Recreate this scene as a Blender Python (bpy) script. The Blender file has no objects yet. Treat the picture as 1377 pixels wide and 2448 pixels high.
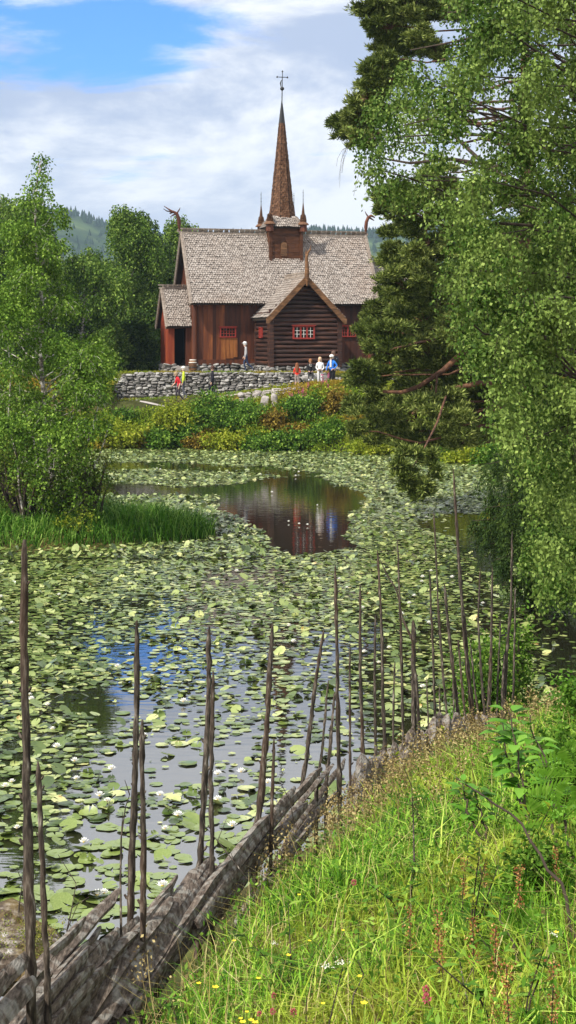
import bpy, math, random
import numpy as np
rng = np.random.default_rng(11); random.seed(11)
PI = math.pi
# ---- camera model: level lens with vertical shift, photo pixels 1377x2448
F = 2400.0; K = 1.5; FK = F*K; CX = 688.5; HY = 820.0; H = 5.55
def W(px, py, d): return np.array([(px-CX)*d/F, d*K, H-(py-HY)*d/F])   # real distance is d*K, real focal length FK
def WZ(px, py, z=0.0):
    d = (H-z)*F/(py-HY); return np.array([(px-CX)*d/F, d*K, z])
COL = bpy.context.scene.collection

# ---------------------------------------------------------------- mesh builder
class MB:
    def __init__(s): s.V=[]; s.G=[]; s.n=0
    def add(s, V, Fc, m=0, smooth=False):
        V = np.asarray(V, float).reshape(-1,3); Fc = np.asarray(Fc, int)
        if len(Fc)==0: return
        s.V.append(V); s.G.append((Fc+s.n, m, smooth)); s.n += len(V)
    def quads(s, V4, m=0, smooth=False):
        V4 = np.asarray(V4, float); n=len(V4); s.add(V4.reshape(-1,3), np.arange(n*4).reshape(n,4), m, smooth)
    def tris(s, V3, m=0):
        V3 = np.asarray(V3, float); n=len(V3); s.add(V3.reshape(-1,3), np.arange(n*3).reshape(n,3), m)
    def hexa(s, p, m=0):
        s.add(p, [(0,3,2,1),(4,5,6,7),(0,1,5,4),(1,2,6,5),(2,3,7,6),(3,0,4,7)], m)
    def box(s, a, b, m=0):
        x0,y0,z0=a; x1,y1,z1=b
        s.hexa([(x0,y0,z0),(x1,y0,z0),(x1,y1,z0),(x0,y1,z0),(x0,y0,z1),(x1,y0,z1),(x1,y1,z1),(x0,y1,z1)], m)
    def beam(s, p, q, w, h, up=(0,0,1), m=0):
        p=np.array(p,float); q=np.array(q,float); d=q-p; d/=np.linalg.norm(d)+1e-9
        r=np.cross(d,np.array(up,float)); r/=np.linalg.norm(r)+1e-9; u=np.cross(r,d)
        r=r*w/2; u=u*h/2
        s.hexa([p-r-u,p+r-u,q+r-u,q-r-u,p-r+u,p+r+u,q+r+u,q-r+u], m)
    def tube(s, pts, rad, n=6, m=0, prof=None, caps=True, smooth=True):
        P=np.asarray(pts,float); k=len(P); rad=np.broadcast_to(np.asarray(rad,float),(k,))
        T=np.gradient(P,axis=0); T/=np.linalg.norm(T,axis=1)[:,None]+1e-9
        ref=np.array([0,0,1.0]) if abs(T[:,2]).mean()<.8 else np.array([0,1.0,0])
        A=np.cross(T,ref); A/=np.linalg.norm(A,axis=1)[:,None]+1e-9; B=np.cross(T,A)
        a=np.arange(n)/n*2*PI
        pr=np.ones(n) if prof is None else np.asarray(prof)
        ring=P[:,None]+rad[:,None,None]*(A[:,None]*(np.cos(a)*pr)[None,:,None]+B[:,None]*(np.sin(a)*pr)[None,:,None])
        V=ring.reshape(-1,3); f=[]
        for i in range(k-1):
            for j in range(n):
                j2=(j+1)%n; f.append((i*n+j,(i+1)*n+j,(i+1)*n+j2,i*n+j2))
        s.add(V,f,m,smooth)
        if caps:
            s.add(ring[0],[tuple(range(n))],m); s.add(ring[-1],[tuple(range(n))[::-1]],m)
    def lathe(s, prof, c=(0,0,0), n=12, m=0, smooth=True, ph=0.0, sx=1, sy=1):
        c=np.array(c,float); V=[]
        for r,z in prof:
            for j in range(n):
                a=ph+j/n*2*PI; V.append((c[0]+r*math.cos(a)*sx,c[1]+r*math.sin(a)*sy,c[2]+z))
        f=[]; k=len(prof)
        for i in range(k-1):
            for j in range(n):
                j2=(j+1)%n; f.append((i*n+j,i*n+j2,(i+1)*n+j2,(i+1)*n+j))
        s.add(V,f,m,smooth)
        s.add(V[:n],[tuple(range(n))[::-1]],m); s.add(V[-n:],[tuple(range(n))],m)
    def poly(s, pts, m=0): s.add(pts,[tuple(range(len(pts)))],m)
    def prism(s, pts, vec, m=0):
        P=np.asarray(pts,float); n=len(P); Q=P+np.asarray(vec,float)
        s.add(P,[tuple(range(n))[::-1]],m); s.add(Q,[tuple(range(n))],m)
        s.quads([[P[i],P[(i+1)%n],Q[(i+1)%n],Q[i]] for i in range(n)],m)
    def build(s, name, mats, parent=None, fix=False):
        me=bpy.data.meshes.new(name)
        V=np.concatenate(s.V) if s.V else np.zeros((0,3))
        me.vertices.add(len(V)); me.vertices.foreach_set('co',V.astype(np.float32).ravel())
        loops=[];tot=[];mi=[];sm=[]
        for Fc,m,smo in s.G:
            loops.append(Fc.ravel()); tot.append(np.full(len(Fc),Fc.shape[1])); mi.append(np.full(len(Fc),m)); sm.append(np.full(len(Fc),smo))
        loops=np.concatenate(loops); tot=np.concatenate(tot)
        me.loops.add(len(loops)); me.loops.foreach_set('vertex_index',loops.astype(np.int32))
        me.polygons.add(len(tot)); me.polygons.foreach_set('loop_start',np.concatenate([[0],np.cumsum(tot)[:-1]]).astype(np.int32))
        if not isinstance(mats,(list,tuple)): mats=[mats]
        for x in mats: me.materials.append(x)
        me.polygons.foreach_set('material_index',np.concatenate(mi).astype(np.int32))
        me.polygons.foreach_set('use_smooth',np.concatenate(sm).astype(bool))
        me.update(calc_edges=True)
        o=bpy.data.objects.new(name,me); COL.objects.link(o)
        if parent is not None: o.parent=parent
        return o
def tag(o,label=None,cat=None,group=None,kind=None):
    if label: o['label']=label
    if cat: o['category']=cat
    if group: o['group']=group
    if kind: o['kind']=kind
    return o
def empty(name,loc=(0,0,0),rz=0.0,label=None,cat=None,group=None):
    o=bpy.data.objects.new(name,None); COL.objects.link(o); o.location=loc; o.rotation_euler=(0,0,rz); o.empty_display_size=.2
    return tag(o,label,cat,group)
def unit(a): return a/(np.linalg.norm(a,axis=-1,keepdims=True)+1e-9)
def inpoly(px,py,poly):
    px=np.asarray(px,float); py=np.asarray(py,float); r=np.zeros(px.shape,bool); n=len(poly)
    for i in range(n):
        x0,y0=poly[i]; x1,y1=poly[(i+1)%n]
        c=((y0>py)!=(y1>py))&(px<(x1-x0)*(py-y0)/((y1-y0) if y1!=y0 else 1e-9)+x0)
        r^=c
    return r
# smooth value noise (numpy), used for shapes and scatter densities only
_G=rng.random((64,64))
def vn(x,y,s=1.0,o=0.0):
    x=np.asarray(x,float)*s+o*7.3+100; y=np.asarray(y,float)*s+o*3.1+100
    xi=np.floor(x).astype(int); yi=np.floor(y).astype(int); fx=x-xi; fy=y-yi
    fx=fx*fx*(3-2*fx); fy=fy*fy*(3-2*fy); g=lambda a,b:_G[a%64,b%64]
    return (g(xi,yi)*(1-fx)+g(xi+1,yi)*fx)*(1-fy)+(g(xi,yi+1)*(1-fx)+g(xi+1,yi+1)*fx)*fy
def fbm(x,y,s=1.0,o=0): return .55*vn(x,y,s,o)+.3*vn(x,y,s*2.1,o+1)+.15*vn(x,y,s*4.3,o+2)

# ---------------------------------------------------------------- materials
def mat(name, stops, source='noise', scale=(4,4,4), rough=.8, bump=0.0, spec=.3, transl=0.0, detail=6, bscale=None,
        mixisl=.5, coat=0.0, coordname='Object', bdist=.02, big=None):
    m=bpy.data.materials.new(name); m.use_nodes=True; N=m.node_tree.nodes; L=m.node_tree.links; N.clear()
    out=N.new('ShaderNodeOutputMaterial'); b=N.new('ShaderNodeBsdfPrincipled')
    b.inputs['Roughness'].default_value=rough; b.inputs['Specular IOR Level'].default_value=spec
    b.inputs['Coat Weight'].default_value=coat
    tc=N.new('ShaderNodeTexCoord'); mp=N.new('ShaderNodeMapping'); mp.inputs['Scale'].default_value=scale
    L.new(tc.outputs[coordname],mp.inputs['Vector'])
    nz=N.new('ShaderNodeTexNoise'); nz.inputs['Scale'].default_value=1; nz.inputs['Detail'].default_value=detail; nz.inputs['Roughness'].default_value=.6
    L.new(mp.outputs[0],nz.inputs['Vector'])
    rp=N.new('ShaderNodeValToRGB'); el=rp.color_ramp.elements
    while len(el)>1: el.remove(el[-1])
    for i,(p,c) in enumerate(stops):
        e=el[0] if i==0 else el.new(p)
        e.position=p; e.color=(*c,1)
    geo=N.new('ShaderNodeNewGeometry')
    if source=='noise':
        st=N.new('ShaderNodeMapRange'); st.inputs[1].default_value=.3; st.inputs[2].default_value=.7
        L.new(nz.outputs['Fac'],st.inputs[0]); L.new(st.outputs[0],rp.inputs[0])
    elif source=='island': L.new(geo.outputs['Random Per Island'],rp.inputs[0])
    else:
        st=N.new('ShaderNodeMapRange'); st.inputs[1].default_value=.3; st.inputs[2].default_value=.7
        L.new(nz.outputs['Fac'],st.inputs[0])
        mx=N.new('ShaderNodeMix'); mx.data_type='FLOAT'; mx.inputs[0].default_value=mixisl
        L.new(st.outputs[0],mx.inputs[2]); L.new(geo.outputs['Random Per Island'],mx.inputs[3]); L.new(mx.outputs[0],rp.inputs[0])
    col=rp.outputs[0]
    if big:   # second, broad colour variation: (scale, colour, amount)
        n2=N.new('ShaderNodeTexNoise'); n2.inputs['Scale'].default_value=big[0]; n2.inputs['Detail'].default_value=4
        L.new(tc.outputs[coordname],n2.inputs['Vector'])
        r2=N.new('ShaderNodeMapRange'); r2.inputs[1].default_value=.48; r2.inputs[2].default_value=.62; r2.inputs[4].default_value=big[2]
        L.new(n2.outputs['Fac'],r2.inputs[0])
        mc=N.new('ShaderNodeMix'); mc.data_type='RGBA'; L.new(r2.outputs[0],mc.inputs[0]); L.new(col,mc.inputs[6]); mc.inputs[7].default_value=(*big[1],1)
        col=mc.outputs[2]
    L.new(col,b.inputs['Base Color'])
    if bump:
        bp=N.new('ShaderNodeBump'); bp.inputs['Strength'].default_value=bump; bp.inputs['Distance'].default_value=bdist
        if bscale:
            m2=N.new('ShaderNodeMapping'); m2.inputs['Scale'].default_value=bscale; L.new(tc.outputs[coordname],m2.inputs['Vector'])
            n3=N.new('ShaderNodeTexNoise'); n3.inputs['Scale'].default_value=1; n3.inputs['Detail'].default_value=5; L.new(m2.outputs[0],n3.inputs['Vector'])
            L.new(n3.outputs['Fac'],bp.inputs['Height'])
        else: L.new(nz.outputs['Fac'],bp.inputs['Height'])
        L.new(bp.outputs[0],b.inputs['Normal'])
    if transl>0:
        t=N.new('ShaderNodeBsdfTranslucent'); L.new(col,t.inputs['Color']); mxs=N.new('ShaderNodeMixShader'); mxs.inputs[0].default_value=transl
        L.new(b.outputs[0],mxs.inputs[1]); L.new(t.outputs[0],mxs.inputs[2]); L.new(mxs.outputs[0],out.inputs[0])
    else: L.new(b.outputs[0],out.inputs[0])
    return m
def leafmat(name,a,b,c,transl=.3,rough=.6,spec=.12,big=None,co='Object'):
    return mat(name,[(0,a),(.55,b),(1,c)],'both',(.5,.5,.5),rough,0,spec,transl,detail=3,mixisl=.65,big=big,coordname=co)
def flat(name,c,rough=.7,spec=.3,metal=0,v=.25,sc=30):
    m=mat(name,[(0,tuple(x*(1-v) for x in c)),(1,tuple(min(1,x*(1+v)) for x in c))],'noise',(sc,sc,sc),rough,0.0,spec)
    m.node_tree.nodes['Principled BSDF'].inputs['Metallic'].default_value=metal
    return m
MT={}
MT['shingle']=mat('weathered_shingle',[(0,(.24,.20,.17)),(.5,(.34,.29,.25)),(1,(.45,.395,.345))],'both',(3,3,3),.85,.3,.2,mixisl=.8,big=(.3,(.36,.25,.18),.22))
MT['shingle_brown']=mat('brown_shingle',[(0,(.05,.022,.010)),(.5,(.115,.052,.025)),(1,(.20,.105,.055))],'both',(3,3,3),.8,.2,.25,mixisl=.8)
MT['under']=flat('dark_roof_boards',(.03,.02,.014),.9)
MT['board_pale']=mat('silvered_board',[(0,(.16,.12,.09)),(1,(.42,.35,.29))],'noise',(3,3,20),.85,.2)
MT['board_brown']=mat('tarred_verge_board',[(0,(.06,.03,.014)),(.6,(.17,.08,.033)),(1,(.30,.15,.065))],'noise',(2,2,8),.7,.3)
MT['plank']=mat('tarred_red_plank',[(0,(.022,.008,.004)),(.45,(.08,.023,.010)),(.75,(.17,.048,.015)),(1,(.34,.11,.028))],'both',(5,5,.5),.6,.4,.35,mixisl=.55)
MT['plank_red']=mat('red_plank',[(0,(.13,.022,.009)),(.6,(.25,.043,.016)),(1,(.34,.10,.03))],'both',(6,6,.6),.6,.3,.3,mixisl=.5)
MT['plank_orange']=mat('orange_worn_plank',[(0,(.10,.03,.01)),(.5,(.26,.085,.02)),(1,(.42,.16,.04))],'both',(8,8,1.1),.55,.3,.35,mixisl=.3)
MT['log']=mat('dark_tarred_log',[(0,(.012,.006,.004)),(.5,(.042,.016,.010)),(.85,(.11,.042,.022)),(1,(.24,.10,.05))],'both',(.9,.9,9),.6,.6,.4,mixisl=.3,bdist=.03)
MT['towerwood']=mat('tower_board',[(0,(.035,.012,.005)),(.5,(.10,.035,.012)),(1,(.24,.09,.028))],'both',(1.2,1.2,6),.6,.4,.3,mixisl=.4)
MT['redpaint']=flat('red_window_paint',(.30,.035,.024),.6)
MT['pane']=flat('dark_window_glass',(.012,.013,.015),.08,.6)
MT['white']=flat('white_glazing_bar',(.75,.72,.66),.6,v=.08)
MT['iron']=flat('black_iron',(.012,.012,.012),.5,.5)
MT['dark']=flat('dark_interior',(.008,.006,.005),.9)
MT['stone']=mat('grey_field_stone',[(0,(.05,.045,.04)),(.4,(.19,.175,.16)),(.8,(.40,.38,.35)),(1,(.62,.60,.56))],'both',(4,4,4),.85,.6,.3,mixisl=.55,bdist=.03)
MT['stone_pink']=mat('slab_stone',[(0,(.16,.13,.12)),(1,(.5,.45,.41))],'both',(4,4,4),.85,.5,.3,mixisl=.5)
MT['mortar']=flat('dark_gap_earth',(.022,.018,.013),.95)
MT['terrain']=mat('earth_and_short_grass',[(0,(.016,.014,.006)),(.5,(.045,.05,.014)),(1,(.11,.12,.03))],'noise',(1.2,1.2,1.2),.95,.6,.1,big=(.25,(.20,.13,.05),.5))
MT['path']=mat('gravel_path',[(0,(.26,.23,.19)),(1,(.52,.47,.40))],'noise',(3,3,3),.95,.3,.1)
MT['bark_pale']=mat('birch_bark',[(0,(.03,.025,.02)),(.35,(.16,.13,.10)),(.6,(.50,.46,.40)),(1,(.7,.66,.6))],'noise',(5,5,9),.7,.4)
MT['bark_dark']=mat('dark_bark',[(0,(.02,.014,.01)),(1,(.085,.06,.042))],'noise',(8,8,3),.9,.6)
MT['bark_pine']=mat('pine_bark',[(0,(.035,.018,.012)),(.6,(.12,.055,.03)),(1,(.25,.12,.06))],'noise',(4,4,1.5),.85,.6)
MT['stake']=mat('weathered_stake_wood',[(0,(.010,.008,.006)),(.4,(.040,.030,.022)),(.7,(.10,.078,.058)),(.9,(.21,.175,.14)),(1,(.36,.32,.27))],'noise',(55,55,9),.85,1.0,.3,bdist=.008,big=(1.3,(.12,.05,.022),.18))
MT['rail']=mat('split_rail_grey_wood',[(0,(.012,.009,.007)),(.35,(.055,.041,.031)),(.7,(.16,.125,.098)),(1,(.40,.35,.29))],'both',(50,13,50),.9,.9,.2,bdist=.012,mixisl=.4,bscale=(90,16,90),big=(14.0,(.46,.45,.40),.35))
MT['sorrel']=mat('rusty_seed_spike',[(0,(.16,.05,.02)),(.6,(.42,.17,.06)),(1,(.65,.42,.16))],'island',(2,2,2),.8,0,.2,.2)
MT['moss']=mat('moss',[(0,(.06,.07,.012)),(.5,(.17,.20,.025)),(1,(.34,.27,.06))],'noise',(14,14,14),.95,.6)
MT['rock']=mat('lichen_rock',[(0,(.02,.014,.01)),(.45,(.09,.065,.045)),(.75,(.26,.22,.18)),(1,(.5,.46,.42))],'noise',(14,14,20),.85,1.0,.3,bdist=.03,big=(4.0,(.15,.10,.02),.7))
# foliage
MT['lf_right']=leafmat('right_birch_leaf',(.012,.035,.004),(.065,.13,.014),(.38,.48,.12),.2,big=(.6,(.30,.40,.09),.5))
MT['lf_left']=leafmat('young_birch_leaf',(.02,.055,.004),(.11,.21,.018),(.38,.52,.09),.22)
MT['lf_far']=leafmat('far_birch_leaf',(.018,.045,.004),(.09,.17,.018),(.38,.50,.10),.25)
MT['lf_far_dark']=leafmat('far_leaf_dark',(.012,.035,.004),(.055,.11,.014),(.24,.32,.07),.2)
MT['lf_bush']=leafmat('willow_bush_leaf',(.018,.03,.004),(.08,.12,.012),(.30,.34,.05),.3)
MT['needle']=leafmat('pine_needle',(.018,.034,.006),(.11,.15,.025),(.46,.50,.14),.12,.6,.12)
MT['spruce']=leafmat('spruce_needle',(.008,.022,.005),(.03,.06,.010),(.12,.18,.03),.1)
MT['shrub_c']=leafmat('shrub_leaf_russet',(.05,.03,.006),(.22,.15,.02),(.55,.42,.08),.3)
MT['bank']=leafmat('bank_leaf',(.05,.10,.006),(.20,.30,.015),(.48,.54,.06),.3,big=(.35,(.40,.24,.03),.75))
MT['shrub_a']=leafmat('shrub_leaf_fresh',(.012,.035,.003),(.08,.18,.015),(.40,.56,.09),.3)
MT['shrub_b']=leafmat('shrub_leaf_yellow',(.07,.10,.006),(.26,.32,.02),(.56,.55,.08),.3)
MT['reed']=leafmat('reed_blade',(.012,.05,.004),(.08,.22,.015),(.46,.64,.14),.3)
MT['grass']=mat('meadow_grass',[(0,(.008,.03,.003)),(.35,(.055,.17,.008)),(.7,(.22,.44,.025)),(1,(.66,.76,.15))],'both',(1.6,1.6,1.6),.55,0,.15,.25,detail=3,mixisl=.8,big=(.8,(.46,.42,.05),.42))
MT['drygrass']=mat('dry_grass',[(0,(.15,.11,.03)),(.5,(.40,.32,.09)),(1,(.70,.60,.28))],'island',(2,2,2),.6,0,.3,.3)
MT['dryweed']=mat('dry_seed_head',[(0,(.08,.05,.02)),(.5,(.26,.19,.07)),(1,(.55,.44,.20))],'island',(2,2,2),.8,0,.2,.2)
MT['weed']=leafmat('meadow_weed_leaf',(.02,.055,.005),(.10,.23,.02),(.38,.56,.09),.35)
MT['sapling']=leafmat('sapling_leaf',(.06,.16,.015),(.15,.36,.035),(.40,.62,.10),.4,.4,.25)
MT['fern']=leafmat('fern_leaf',(.10,.24,.02),(.22,.45,.04),(.40,.62,.10),.4)
# ================================================================= CHURCH
TH=math.asin(.263); C_,S_=math.cos(TH),math.sin(TH)
CO=W(455,888,60.0); CZ=3.85
church=empty('stave_church',(CO[0],CO[1],CZ),TH,'dark red-brown wooden stave church with a tall shingled spire and silvery roofs','church')
def Uof(px,v):
    k=(px-CX)/FK; return (k*(CO[1]+v*C_)-CO[0]+v*S_)/(C_-k*S_)
def Zof(py,u,v):
    Y=CO[1]+u*S_+v*C_; return H-(py-HY)*Y/FK-CZ
def jit(a): return random.uniform(-a,a)
def shingles(mb,P0,u,s,L,S,row=.155,sw=.17,inside=None,thick=.03,m=0,tip=.05,lift=.065):
    P0=np.array(P0,float); u=unit(np.array(u,float)); s=unit(np.array(s,float)); n=unit(np.cross(u,s))
    rows=int(S/row)+1; V=[];Fc=[];k=0
    base=np.array([[-.46,0],[0,-tip/sw],[.46,0],[.46,1],[-.46,1]])
    for r in range(rows):
        off=(r%2)*.5*sw+jit(.02)
        for c in range(-1,int(L/sw)+2):
            cu=c*sw+off; cs=r*row
            if cu<-.02 or cu>L+.02 or cs>S: continue
            if inside is not None and not inside(cu,cs): continue
            w=sw*random.uniform(.80,.93); ln=row*1.55; ds=jit(.012); du=jit(.008); lf=lift*random.uniform(.7,1.5)
            top=[];bot=[]
            for (a,b) in base:
                uu=min(max(cu+du+a*w,-.03),L+.03); ss=cs+ds+(b*ln if b>0 else b*sw)
                h=lf*(1-max(0,b))+.006
                p=P0+u*uu+s*ss; top.append(p+n*(h+thick)); bot.append(p+n*h)
            V+=top+bot
            Fc.append([k,k+1,k+2,k+3]); Fc.append([k,k+3,k+4,k+4][:4] if False else [k+3,k+4,k,k])
            Fc.append([k+5,k+6,k+1,k]); Fc.append([k+6,k+7,k+2,k+1]); Fc.append([k+7,k+8,k+3,k+2]); Fc.append([k+9,k+5,k,k+4])
            k+=10
    V=np.array(V); Fq=[f for f in Fc if len(set(f))==4]; Ft=[f[:3] for f in Fc if len(set(f))<4]
    mb.n; mb.V.append(V); mb.G.append((np.array(Fq)+mb.n,m,False)); mb.G.append((np.array(Ft)+mb.n,m,False)); mb.n+=len(V)
def crest(mb,a,b,h=.26,n=14,m=0):   # cut-out ridge board: rail, posts and toothed humps
    a=np.array(a,float); b=np.array(b,float); d=b-a
    mb.beam(a+[0,0,.05],b+[0,0,.05],.22,.12,m=m); mb.beam(a+[0,0,h],b+[0,0,h],.10,.09,m=m)
    L=np.linalg.norm(d); dd=d/L; st=L/n
    for i in range(n):
        c=a+dd*(i+.5)*st
        w=st*.27
        for sgn in (-1,1):
            e=c+dd*sgn*st*.5
            mb.prism([e-dd*w+[0,-.03,.1],e+dd*w+[0,-.03,.1],e+dd*w*.5+[0,-.03,h-.03],e-dd*w*.5+[0,-.03,h-.03]],(0,.06,0),m)
def dragon(name,base,facing,hgt,parent,antler=True,m='plank'):
    mb=MB(); b=np.array(base,float); f=np.array([facing,0,0.])
    pts=[b,b+[0,0,hgt*.45],b+f*.04+[0,0,hgt*.7],b+f*.16+[0,0,hgt*.9],b+f*.36+[0,0,hgt*.98],b+f*.6+[0,0,hgt*.9]]
    mb.tube(pts,[.14,.12,.115,.105,.08,.04],8,0)
    # open jaw, ear crest and curled tongue
    mb.tube([b+f*.22+[0,0,hgt*.9],b+f*.42+[0,0,hgt*.82],b+f*.56+[0,0,hgt*.76]],[.07,.05,.02],6,0)
    mb.tube([b+f*.12+[0,0,hgt*.95],b+f*.0+[0,0,hgt*1.08],b-f*.06+[0,0,hgt*1.17]],[.05,.035,.012],6,0)
    if antler:
        mb.tube([b+f*.3+[0,0,hgt*.96],b+f*.6+[0,0,hgt*1.06],b+f*.95+[0,0,hgt*1.22]],[.06,.05,.02],6,0)
        mb.tube([b+f*.5+[0,-.06,hgt*.98],b+f*.8+[0,-.08,hgt*1.0],b+f*1.0+[0,-.08,hgt*1.1]],[.045,.035,.015],6,0)
    return mb.build(name,MT[m],parent)
NW=5.6; NL=11.9; EZ=Zof(724,0,0); AZ=Zof(560,0,2.8)
# ---- nave walls
wu0,wu1,wv0=.35,NL-.35,.55
fz=.55
mb=MB(); mb.box((wu0+.05,wv0+.08,.1),(wu1-.05,NW-.6,EZ+.25))
mb.prism([(wu0+.05,wv0+.1,EZ+.2),(wu0+.05,NW-.6,EZ+.2),(wu0+.05,2.8,AZ-.25)],(NL-.8,0,0))
core=mb.build('inner_wall',MT['dark'],church)
mb=MB(); u=wu0
while u<wu1:
    w=random.uniform(.2,.38); mb.box((u+.006,wv0+jit(.02),fz),(min(u+w,wu1),wv0+.1,EZ+.15+jit(.02))); u+=w
v=wv0
while v<NW-.6:
    w=random.uniform(.2,.34); vm=v+w/2; top=EZ+.1+(AZ-EZ-.35)*(1-abs(vm-2.8)/2.8)
    for uu in (wu0,wu1-.1): mb.box((uu+jit(.015),v,fz),(uu+.1,v+w-.006,top))
    v+=w
nave=mb.build('plank_wall',MT['plank'],church)
mb=MB()
for uu in (wu0+.02,):
    mb.tube([(uu,wv0,.35),(uu,wv0,EZ+.1)],[.2,.16],12)
cp=mb.build('corner_post',MT['plank'],church)
c2=cp.copy(); COL.objects.link(c2); c2.parent=church; c2.location=(wu1-wu0-.04,0,0)
mb=MB(); mb.beam((wu0-.1,wv0-.03,fz),(wu1+.1,wv0-.03,fz),.16,.3); mb.beam((wu0-.02,wv0-.2,fz),(wu0-.02,NW-.5,fz),.16,.28)
mb.beam((wu0,wv0-.06,EZ-.0),(wu1,wv0-.06,EZ-.0),.14,.2)
for uu in (.6,3.9,8.6,11.7):
    mb.beam((uu,wv0-.02,EZ-.12),(uu,wv0-.5,EZ+.02),.14,.14)
mb.build('sill_beam',MT['plank'],church)
# stone footing
def stones_strip(mb,p0,p1,z0,z1,size=.3,depth=.3,nrm=(0,-1,0),m=0,fill=None):
    """rows of irregular rounded stones between two plan points"""
    p0=np.array(p0,float);p1=np.array(p1,float);L=np.linalg.norm(p1-p0);d=(p1-p0)/L; nn=np.array(nrm,float)
    z=z0
    while z<z1-.03:
        h=min(size*random.uniform(.55,1.0),z1-z+.05); x=-random.random()*size
        while x<L:
            w=size*random.uniform(.7,1.9)
            c=p0+d*(x+w/2)+nn*jit(.05); c=np.array([c[0],c[1],z+h/2])
            stone(mb,c,(w*.5,depth*.5,h*.52),d,m); x+=w*.98
        z+=h*.93
_ico=None
def stone(mb,c,r,d=(1,0,0),m=0):
    global _ico
    if _ico is None:
        import bmesh
        bm=bmesh.new(); bmesh.ops.create_icosphere(bm,subdivisions=2,radius=1); V=np.array([v.co[:] for v in bm.verts]); Fi=np.array([[v.index for v in f.verts] for f in bm.faces]); bm.free(); _ico=(V,Fi)
    V,Fi=_ico; P=V.copy(); P=np.sign(P)*np.abs(P)**random.uniform(.5,.75)
    P+=(rng.random(3)-.5)*.15; ph=rng.random(3)*6
    P*=1+.13*np.sin(P[:,[1,2,0]]*3.1+ph)+.05*np.sin(P[:,[2,0,1]]*7+ph)
    P=P*np.array(r); d=unit(np.array([d[0],d[1],0.])); e=np.array([-d[1],d[0],0])
    a=jit(.22); ca,sa=math.cos(a),math.sin(a); x=P[:,0]*ca-P[:,2]*sa; z=P[:,0]*sa+P[:,2]*ca
    Q=np.array(c)+x[:,None]*d+P[:,1:2]*e+z[:,None]*np.array([0,0,1.]); mb.add(Q,Fi,m,False)
mb=MB(); stones_strip(mb,(wu0,wv0+.05,0),(wu1,wv0+.05,0),-.15,.42,.34,.4)
stones_strip(mb,(wu0+.05,wv0,0),(wu0+.05,NW-.5,0),-.15,.42,.34,.4,(-1,0,0))
mb.box((wu0+.1,wv0+.1,-.2),(wu1-.1,NW-.6,.4),1)
mb.build('stone_footing',[MT['stone'],MT['mortar']],church)
# ---- nave roof
sl=np.array([0,2.8,AZ-EZ]); SLn=np.linalg.norm(sl); su=sl/SLn
def nave_in(u,s):
    h=s/SLn; v=2.8*h; z=EZ+(AZ-EZ)*h
    if TUH[0]<u<TUH[1] and v>1.85: return False
    return True
TUH=(Uof(647,1.72)+.1,Uof(720,1.72)-.1)
mb=MB(); shingles(mb,(0,-.02,EZ-.02),(1,0,0),sl,NL,SLn,.15,.155,nave_in)
sb=np.array([0,-2.8,AZ-EZ]); shingles(mb,(NL,NW+.02,EZ-.02),(-1,0,0),sb,NL,SLn,.3,.33)
mb.hexa([(0,0,EZ-.12),(NL,0,EZ-.12),(NL,2.8,AZ-.12),(0,2.8,AZ-.12),(0,-.01,EZ-.02),(NL,-.01,EZ-.02),(NL,2.8,AZ-.02),(0,2.8,AZ-.02)],1)
mb.hexa([(0,2.81,AZ-.12),(NL,2.81,AZ-.12),(NL,NW,EZ-.12),(0,NW,EZ-.12),(0,2.81,AZ-.02),(NL,2.81,AZ-.02),(NL,NW,EZ-.02),(0,NW,EZ-.02)],1)
roof=mb.build('shingle_roof',[MT['shingle'],MT['under']],church)
for uu in (-.02,NL-.02):
    mb=MB(); mb.beam((uu,-.1,EZ-.1),(uu,2.8,AZ+.06),.08,.26,m=0)
    mb.beam((uu,NW+.1,EZ-.1),(uu,2.8,AZ+.06),.08,.26,m=0)
    mb.beam((uu+.03,-.14,EZ-.02),(uu+.03,2.8,AZ+.16),.20,.07,m=0)
    mb.beam((uu+.03,NW+.14,EZ-.02),(uu+.03,2.8,AZ+.16),.20,.07,m=0)
    mb.build('verge_board',MT['board_pale'],roof)
mb=MB(); crest(mb,(-.15,2.8,AZ+.05),(TUH[0]-.1,2.8,AZ+.05),.30,11); crest(mb,(TUH[1]+.15,2.8,AZ+.05),(NL+.1,2.8,AZ+.05),.30,12)
mb.build('ridge_crest',MT['board_pale'],roof)
dragon('dragon_head',(-.12,2.8,AZ),-1,1.4,church)
dragon('dragon_head',(NL+.05,2.8,AZ),1,1.45,church,False)
# ---- window builder: frame, glazing bars, panes
def window(u0,u1,z0,z1,v,parent,lights=3,rows=3,cols=2,frame='redpaint',bars='redpaint',name='window',shelf=True,fw=.07):
    t=MB(); 
    t.box((u0-fw,v-.07,z0-fw),(u1+fw,v+.02,z0)); t.box((u0-fw,v-.07,z1),(u1+fw,v+.02,z1+fw))
    t.box((u0-fw,v-.07,z0),(u0,v+.02,z1)); t.box((u1,v-.07,z0),(u1+fw,v+.02,z1))
    for i in range(1,lights):
        x=u0+(u1-u0)*i/lights; t.box((x-.05,v-.065,z0),(x+.05,v+.02,z1))
    if shelf: t.box((u0-fw-.06,v-.13,z1+fw),(u1+fw+.06,v+.02,z1+fw+.045))
    w=t.build(name,MT[frame],parent)
    g=MB(); g.box((u0,v-.012,z0),(u1,v+.0,z1)); g.build('pane',MT['pane'],w)
    b=MB(); lw=(u1-u0)/lights
    for i in range(lights):
        a=u0+lw*i+(.05 if i else 0); c=u0+lw*(i+1)-(.05 if i<lights-1 else 0)
        for k in range(1,cols): x=a+(c-a)*k/cols; b.box((x-.014,v-.035,z0),(x+.014,v-.013,z1))
        for k in range(1,rows): z=z0+(z1-z0)*k/rows; b.box((a,v-.03,z-.014),(c,v-.014,z+.014))
    b.build('glazing_bar',MT[bars],w); return w
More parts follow.
